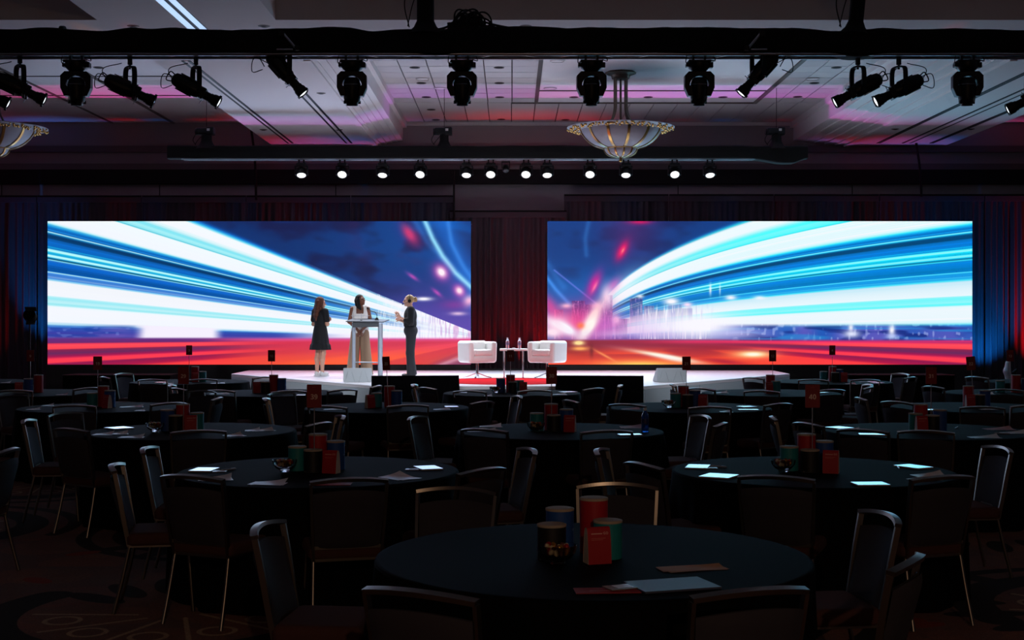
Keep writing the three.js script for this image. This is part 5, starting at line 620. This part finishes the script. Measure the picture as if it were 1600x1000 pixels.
{
  const SIDE = ['on the stage side', 'on the stage and armchair side', 'on the armchair side', 'on the camera and armchair side', 'on the camera side', 'on the camera and lectern side', 'on the lectern side', 'on the stage and lectern side'], used = {}, nth = ['', 'second ', 'third ', 'fourth '];
  CHAIRS.forEach(([ti, x, z, yaw], i) => {
    const [tx, td, where] = TABLES[ti], b = Math.atan2(x - tx, -td - z) , k = ((Math.round((Math.atan2(x - tx, -(z + td))) / (Math.PI / 4)) % 8) + 8) % 8, key = ti + '/' + k; void b;
    const n = (used[key] = (used[key] ?? -1) + 1), label = nth[n] + 'metal-framed chair ' + SIDE[k] + ' of the ' + where;
    if (!i) { chairProto.position.set(x, 0, z); chairProto.rotation.y = yaw * D2R; chairProto.userData.label = label; } else copyOf(chairProto, label, [x, 0, z], yaw * D2R);
  });
}

// number cards, canisters, tents, sweets
const printed = (bg, draw) => std(0xffffff, 0.55, 0, { map: tex(256, 384, (g, w, h) => { g.fillStyle = bg; g.fillRect(0, 0, w, h); draw?.(g, w, h); }) });
const cardSide = std(0x7c1019, 0.6), poleG = cy(0.0035, 0.0035, 0.46, 0, 0.23, 0, 0, 0, 0, 8), footG = lathe([[0, 0.006], [0.045, 0.005], [0.05, 0], [0, 0]], 20);
const plate = (() => { const s = new THREE.Shape(), w = 0.048, h = 0.152, r = 0.004; s.moveTo(-w + r, 0); s.lineTo(w - r, 0); s.lineTo(w, r); s.lineTo(w, h - r); s.lineTo(w - r, h); s.lineTo(-w + r, h); s.lineTo(-w, h - r); s.lineTo(-w, r); s.closePath(); return new THREE.ExtrudeGeometry(s, { depth: 0.004, bevelEnabled: false }); })();
const facePlane = (w, h, y, z) => { const g = new THREE.PlaneGeometry(w, h); return put(g, 0, y, z); };
const stripes = (c, rows) => (g, w, h) => { g.fillStyle = c; for (const [y, x0, x1, t] of rows) g.fillRect(x0 * w, y * h, (x1 - x0) * w, t * h); };
const canG = (h) => lathe([[0.0, 0.001], [0.058, 0], [0.06, 0.004], [0.06, h - 0.004], [0.059, h - 0.003]], 40), lidG = (h) => lathe([[0.0595, h - 0.01], [0.0615, h - 0.009], [0.0615, h], [0.055, h + 0.002], [0, h + 0.001]], 40);
const CANS = { red: [0.236, 'tall red', printed('#b21426', stripes('#d25a62', [[0.42, 0.55, 0.72, 0.012], [0.5, 0.55, 0.78, 0.012], [0.5, 0.04, 0.1, 0.012]]))], blue: [0.19, 'deep blue', printed('#1d51a0', stripes('#5c7fb8', [[0.36, 0.1, 0.36, 0.014], [0.5, 0.6, 0.8, 0.012]]))], teal: [0.16, 'teal', printed('#178a92', stripes('#4ea3a2', [[0.5, 0.5, 0.75, 0.012], [0.66, 0.5, 0.8, 0.012]]))], black: [0.148, 'squat black', printed('#101114', (g, w, h) => { g.strokeStyle = '#8b8884'; g.lineWidth = 16; for (let k = 0; k < 3; k++) { g.beginPath(); g.moveTo(k * w / 2 - 60, h * 0.5); g.lineTo(k * w / 2 + 90, h * 0.8); g.stroke(); } g.fillStyle = '#2c4a7c'; g.fillRect(0, h * 0.56, w, h * 0.03); })] };
const canGeos = {}, lidGeos = {}; for (const k in CANS) { canGeos[k] = canG(CANS[k][0]); lidGeos[k] = lidG(CANS[k][0]); }
const tentPrint = printed('#b01a26', (g, w, h) => { g.fillStyle = '#dca7a0'; g.font = 'bold 40px sans-serif'; g.fillText('GO', w * 0.68, h * 0.2); g.fillRect(w * 0.16, h * 0.16, w * 0.48, h * 0.03); g.fillStyle = '#c96a66'; g.fillRect(w * 0.16, h * 0.29, w * 0.62, h * 0.018); g.fillRect(w * 0.16, h * 0.33, w * 0.5, h * 0.018); });
// a tent card: one sheet folded over a soft ridge, open at both ends
const tentProfile = (t) => { const a = (t - 0.5) * 2; return [Math.sign(a) * 0.034 * Math.pow(Math.abs(a), 0.8), 0.148 * (1 - Math.pow(Math.abs(a), 2.6))]; };
const tentSheet = (o) => { const g = grid(1, 26, (u, v) => { const [z, y] = tentProfile(v); return [(u - 0.5) * 0.1, y * (1 - o * 0.01), z * (1 - o * 0.06)]; }); return g; };
const tentOut = (() => { const g = tentSheet(0), p = g.attributes.position, uv = g.attributes.uv; for (let i = 0; i < p.count; i++) uv.setXY(i, p.getX(i) / 0.1 + 0.5, Math.min(1, p.getY(i) / 0.148)); return g; })(), tentIn = tentSheet(1);
const tentEnds = ([-1, 1].map((s) => { const sh = new THREE.Shape(Array.from({ length: 17 }, (_, i) => { const [z, y] = tentProfile(i / 16); return new THREE.Vector2(z * 0.94, y * 0.985); })); return put(new THREE.ShapeGeometry(sh), s * 0.0495, 0, 0, 0, Math.PI / 2); }));
const paperIn = std(0xd8d2cc, 0.8, 0, { side: THREE.DoubleSide });
const tentMat = tentPrint; tentMat.side = THREE.DoubleSide;
const bowlG = lathe([[0, 0.004], [0.03, 0.004], [0.034, 0.012], [0.03, 0.016], [0.055, 0.03], [0.075, 0.055], [0.08, 0.082], [0.078, 0.084], [0.072, 0.056], [0.05, 0.034], [0.02, 0.022], [0, 0.021]], 36);
const sweetMats = [std(0xc08a3a, 0.25, 0.7), std(0x9c1a22, 0.35, 0.2), std(0xd8c9a0, 0.35, 0.3), std(0x5a2a18, 0.4)];
const sweetG = put(new THREE.IcosahedronGeometry(0.0125, 1).scale(1.3, 0.8, 0.9), 0, 0, 0);
function canister(kind, x, y, z, turn, where) { const [h, lab, m] = CANS[kind], t = thing('paper_canister', lab + ' paper canister in the centrepiece of the ' + where, 'canister', [x, y, z], turn, 'canisters in the centrepieces'); part('tube', canGeos[kind], m, t); part('lid', lidGeos[kind], M.lid, t); }
function centrepiece(i, cx, cz, items) {
  const where = TABLES[i][2], num = TABLES[i][3];
  for (const [k, dx, dz, turn] of items) {
    const x = cx + dx, z = cz + dz;
    if (CANS[k]) canister(k, x, TOP + 0.001, z, turn ?? 0.4, where);
    else if (k === 'tent') { const t = thing('tent_card', 'folded red tent card in the centrepiece of the ' + where, 'card', [x, TOP + 0.001, z], turn ?? 0.2, 'red tent cards'); part('printed_sheet', tentOut, tentMat, t); part('inner_face', tentIn, paperIn, t); for (const g of tentEnds) part('end_fold', g, paperIn, t); }
    else if (k === 'bowl') {
      const t = thing('glass_bowl', 'small footed glass bowl on the ' + where, 'bowl', [x, TOP + 0.001, z], 0, 'glass bowls of sweets'); part('bowl', bowlG, M.glass, t);
      const S = new THREE.Group(); S.name = numbered('wrapped_sweets'); S.position.set(x, TOP + 0.001, z); S.userData = { label: 'wrapped sweets heaped in the glass bowl on the ' + where, category: 'sweets', kind: 'stuff' }; scene.add(S);
      const by = [[], [], [], []]; for (let q = 0; q < 34; q++) { const a = q * 2.4, r = 0.05 * Math.sqrt((q % 17) / 17); by[q % 4].push(put(sweetG.clone(), r * Math.cos(a), 0.042 + (q < 17 ? 0 : 0.02) + 0.006 * hash(q, i) + r * 0.25, r * Math.sin(a), hash(q, 1) * 3, hash(q, 2) * 6, hash(q, 3) * 3)); }
      by.forEach((l, q) => part('sweet', mg(l), sweetMats[q], S));
    }
  }
}
const A = [['red', 0, 0], ['teal', -0.127, 0.06], ['blue', 0.118, 0.0], ['black', -0.01, 0.15], ['tent', 0.115, 0.2, -0.35], ['bowl', -0.19, 0.18]], B = [['red', 0, 0], ['blue', -0.145, -0.01], ['teal', 0.05, 0.13], ['black', -0.185, 0.16], ['tent', 0.0, 0.235, 0.3], ['bowl', -0.165, 0.29]];
const C3 = [['red', 0, 0], ['blue', -0.125, 0.05], ['teal', 0.125, 0.0], ['black', -0.03, 0.14], ['tent', 0.105, 0.13, 0.1], ['bowl', -0.2, 0.19]], D3 = [['red', 0, 0], ['teal', -0.07, 0.08], ['blue', 0.15, 0.06], ['black', 0.06, 0.14], ['tent', -0.055, 0.2, 0.1]], E3 = [['red', 0, 0], ['teal', -0.11, 0.05], ['blue', 0.09, 0.06], ['tent', 0.1, 0.2, -0.6]];
[[0, 0.35, -5.72, B], [1, -1.285, -8.85, A], [2, 1.95, -8.85, A], [3, -2.93, -11.9, C3], [4, 0.35, -11.95, [['red', 0, 0], ['teal', -0.13, 0.08], ['blue', 0.135, 0.02], ['black', 0.02, 0.14], ['tent', 0.16, 0.19, -0.3], ['bowl', -0.14, 0.2]]], [5, 3.64, -11.9, D3], [6, -4.6, -15.05, E3], [7, -1.38, -15.05, [['red', 0, 0], ['teal', -0.14, 0.05], ['blue', 0.09, 0.1], ['tent', -0.2, 0.18, 0.7]]], [8, 1.93, -15.05, [['red', 0, 0], ['teal', -0.1, 0.1], ['blue', 0.13, 0.02], ['black', 0.03, 0.15], ['tent', 0.2, 0.16, -0.4], ['bowl', -0.19, 0.2]]], [9, 5.14, -15.05, [['red', 0, 0], ['black', 0.08, 0.13], ['blue', 0.17, 0.04], ['tent', -0.05, 0.2, 0.1]]],
  [10, -6.36, -17.95, [['red', 0, 0], ['blue', -0.1, 0.1], ['tent', -0.19, 0.2, 0.3]]], [11, -3.2, -17.95, [['red', 0, 0], ['blue', 0.11, 0.02], ['black', -0.09, 0.12], ['tent', -0.21, 0.12, 0.4]]], [12, -0.02, -17.95, [['red', 0, 0], ['teal', 0.12, -0.04], ['blue', -0.13, 0.05], ['black', 0.03, 0.12], ['tent', 0.17, 0.16, 0.1], ['bowl', -0.2, 0.18]]], [13, 3.47, -17.95, [['red', 0, 0], ['teal', 0.05, 0.13], ['tent', -0.06, 0.21, 0.2]]], [14, 6.77, -17.95, [['red', 0, 0], ['blue', 0.12, 0.05], ['teal', -0.22, 0.02], ['tent', 0.11, 0.2, 0.2]]], [15, -4.98, -21.0, [['red', 0, 0], ['teal', 0.12, 0.02], ['tent', 0.04, 0.14, 0.1]]], [16, 5.05, -21.05, [['red', 0, 0], ['teal', -0.15, 0.04], ['blue', 0.1, 0.02], ['black', 0.01, 0.13], ['tent', 0.14, 0.16, -0.1]]]]
  .forEach((a) => centrepiece(...a));
// number cards on thin poles; some turned a little
const SIGN = [[1, -1.29, 8.72, 0, 0.0], [2, 1.96, 8.72, 0, 0.0], [3, -2.9, 11.8, 0.0, 0], [4, 0.35, 11.84, 0.06, 0], [5, 3.7, 11.8, 0, 0], [6, -4.65, 15, 0.2, 0], [7, -1.38, 14.95, -0.45, 0.06], [8, 1.95, 14.95, 0.1, 0], [9, 5.17, 14.95, -0.3, 0.07], [10, -6.45, 17.9, 0.1, 0], [11, -3.22, 17.9, 0, 0], [12, -0.02, 17.88, 0, 0], [13, 3.49, 17.9, 0, 0], [14, 6.68, 17.9, 0.1, 0.02], [15, -5.06, 20.95, 0, 0], [16, 5.02, 20.95, 0, 0]];
for (const [i, x, d, turn, tilt] of SIGN) {
  const n = TABLES[i][3], t = thing('table_number', i === 12 ? 'red number card on a thin pole, half lost against the crimson gap' : 'red table card reading ' + TABLES[i][2].replace(/.*sign /, '') + ' on a thin pole', 'sign', [x, TOP + 0.001, -d], turn, 'red number cards on the tables');
  t.rotation.z = tilt; part('pole', poleG, M.alu, t); part('foot', footG, M.black, t); const c = part('card', plate, cardSide, t); c.position.set(0, 0.418, 0.003);
  part('printed_face', facePlane(0.094, 0.148, 0.494, 0.0078), printed('#8c121e', (g, w, h) => { g.fillStyle = '#f2dcd2'; g.textAlign = 'center'; g.font = 'bold 118px sans-serif'; g.fillText(n, w / 2, h * 0.64); g.fillStyle = '#a8444a'; g.fillRect(w * 0.38, h * 0.1, w * 0.24, h * 0.025); }), t);
}
// papers, pads, badges and pens at the places
const padPrint = phys(0xffffff, 0.22, { map: tex(256, 256, (g, w, h) => { g.fillStyle = '#f1f3f6'; g.fillRect(0, 0, w, h); g.fillStyle = '#7d8aa0'; g.beginPath(); g.moveTo(w * 0.46, h * 0.56); g.lineTo(w * 0.5, h * 0.42); g.lineTo(w * 0.58, h * 0.56); g.fill(); g.fillRect(w * 0.44, h * 0.58, w * 0.16, h * 0.02); }), clearcoat: 1, clearcoatRoughness: 0.12 });
const boxTop = (w, d, h) => { const g = rb(w, h, d, Math.min(0.002, h * 0.4), 0, h / 2, 0, 0, 0, 0, 1); return g; };
const curled = (w, d, k) => { const a = grid(8, 6, (u, v) => [(u - 0.5) * w, 0.002 + k * 0.02 * Math.pow(Math.max(0, u + v - 1.05), 2) * 2 + 0.0012 * Math.sin(u * 5), (0.5 - v) * d]), b = grid(8, 6, (u, v) => [(u - 0.5) * w, 0.0008 + k * 0.02 * Math.pow(Math.max(0, u + v - 1.05), 2) * 2 + 0.0012 * Math.sin(u * 5), (0.5 - v) * d]); b.index.array.reverse(); b.computeVertexNormals(); return mg([a, b]); };
const lie = {}, ord = ['', 'second ', 'third ', 'fourth ', 'fifth ', 'sixth '];
const KIND = { pad: ['notepad', 'glossy white notepad', 'notepad'], paper: ['paper_sheet', 'loose white paper', 'paper'], pink: ['paper_sheet', 'pinkish folded programme', 'paper'], tan: ['paper_sheet', 'creased tan paper strip', 'paper'], slate: ['folder', 'slate-blue flat folder', 'folder'], red: ['leaflet', 'red printed leaflet', 'leaflet'], badge: ['name_badge', 'clear plastic name badge', 'badge'], pen: ['pen', 'slim silver pen', 'pen'] };
const sideWord = (dx, dz) => Math.abs(dx) > Math.abs(dz) * 1.2 ? (dx < 0 ? 'lectern edge' : 'armchair edge') : (dz > 0 ? 'camera edge' : 'stage edge');
for (const [i, dx, dz, k, w, d, deg] of PAPERS) {
  const [nm, lab, cat] = KIND[k], key = i + k + sideWord(dx, dz), n = (lie[key] = (lie[key] ?? -1) + 1), a = deg * D2R;
  const lift = k === 'badge' && i === 0 ? 0.007 : 0.001;
  const t = thing(nm, ord[n] + lab + ' near the ' + sideWord(dx, dz) + ' of the ' + TABLES[i][2], cat, [TABLES[i][0] + dx, TOP + lift, -TABLES[i][1] + dz], a, 'papers and pens on the black cloths');
  if (k === 'pad') { part('sheet_block', boxTop(w, d, 0.007), M.paper, t); const f = new THREE.PlaneGeometry(w - 0.004, d - 0.004); part('printed_face', put(f, 0, 0.0076, 0, -Math.PI / 2), padPrint, t); }
  else if (k === 'pen') { part('barrel', put(lathe([[0, 0], [0.002, 0.003], [0.0045, 0.018], [0.005, 0.11], [0.003, 0.135], [0, 0.137]], 12), -0.07, 0.005, 0, 0, 0, -Math.PI / 2), M.pen, t); part('clip', bx(0.035, 0.002, 0.003, 0.04, 0.011, 0), M.alu, t); }
  else if (k === 'badge') { part('sleeve', boxTop(w, d, 0.004), std(0x8f8b88, 0.25), t); part('insert', put(new THREE.PlaneGeometry(w * 0.6, d * 0.7), w * 0.1, 0.0046, 0, -Math.PI / 2), M.paper, t); }
  else if (k === 'slate') { part('cover', boxTop(w, d, 0.008), phys(0x4a5168, 0.45, { clearcoat: 0.2 }), t); part('sheets', boxTop(w - 0.01, d - 0.008, 0.004), M.paper, t).position.set(0.004, 0.0005, 0); }
  else if (k === 'red') { part('leaflet_sheet', boxTop(w, d, 0.003), M.redCard, t); part('printed_line', put(new THREE.PlaneGeometry(w * 0.55, 0.008), 0, 0.0036, 0.01, -Math.PI / 2), M.pink, t); }
  else { part('top_sheet', curled(w, d, k === 'tan' ? 0.2 : 0.8), k === 'pink' ? M.pink : k === 'tan' ? M.tan : M.paper, t); part('under_sheet', put(curled(w * 0.96, d * 0.96, 0), 0.012, -0.0006, 0.01, 0, 0.12), k === 'paper' ? M.paper : k === 'pink' ? M.pink : M.tan, t); }
}
bottle([1.17, TOP + 0.001, -11.75], 'blue-tinted water bottle standing on the armchair edge of the table with sign thirty', bluePlastic, std(0x1c2a6a, 0.4));

// a warm pendant far behind the camera, the only light on the chair backs nearest us
{ const t = thing('pendant_lamp', 'warm pendant lamp behind the camera, seen only by its glow on chair rails', 'lamp', [1.2, 4.6, 5.2]); part('cord', cy(0.006, 0.006, 1.9, 0, 1.06, 0), M.black, t); part('lamp_shade', lathe([[0.04, 0.12], [0.16, 0.0], [0.165, 0.0], [0.045, 0.13]], 28), M.brass, t); part('bulb', put(new THREE.SphereGeometry(0.06, 16, 12), 0, 0.0, 0), std(0x222222, 0.5, 0, { emissive: 0xffc890, emissiveIntensity: 4 }), t);
  const p = new THREE.PointLight(0xffcfa6, LIT.rearWarm, 0, 2); p.position.set(1.2, 4.6, 5.2); p.castShadow = true; p.shadow.radius = 3; scene.add(p); }

scene.traverse((o) => { if (o.isMesh) shade(o); });
renderer.render(scene, camera);
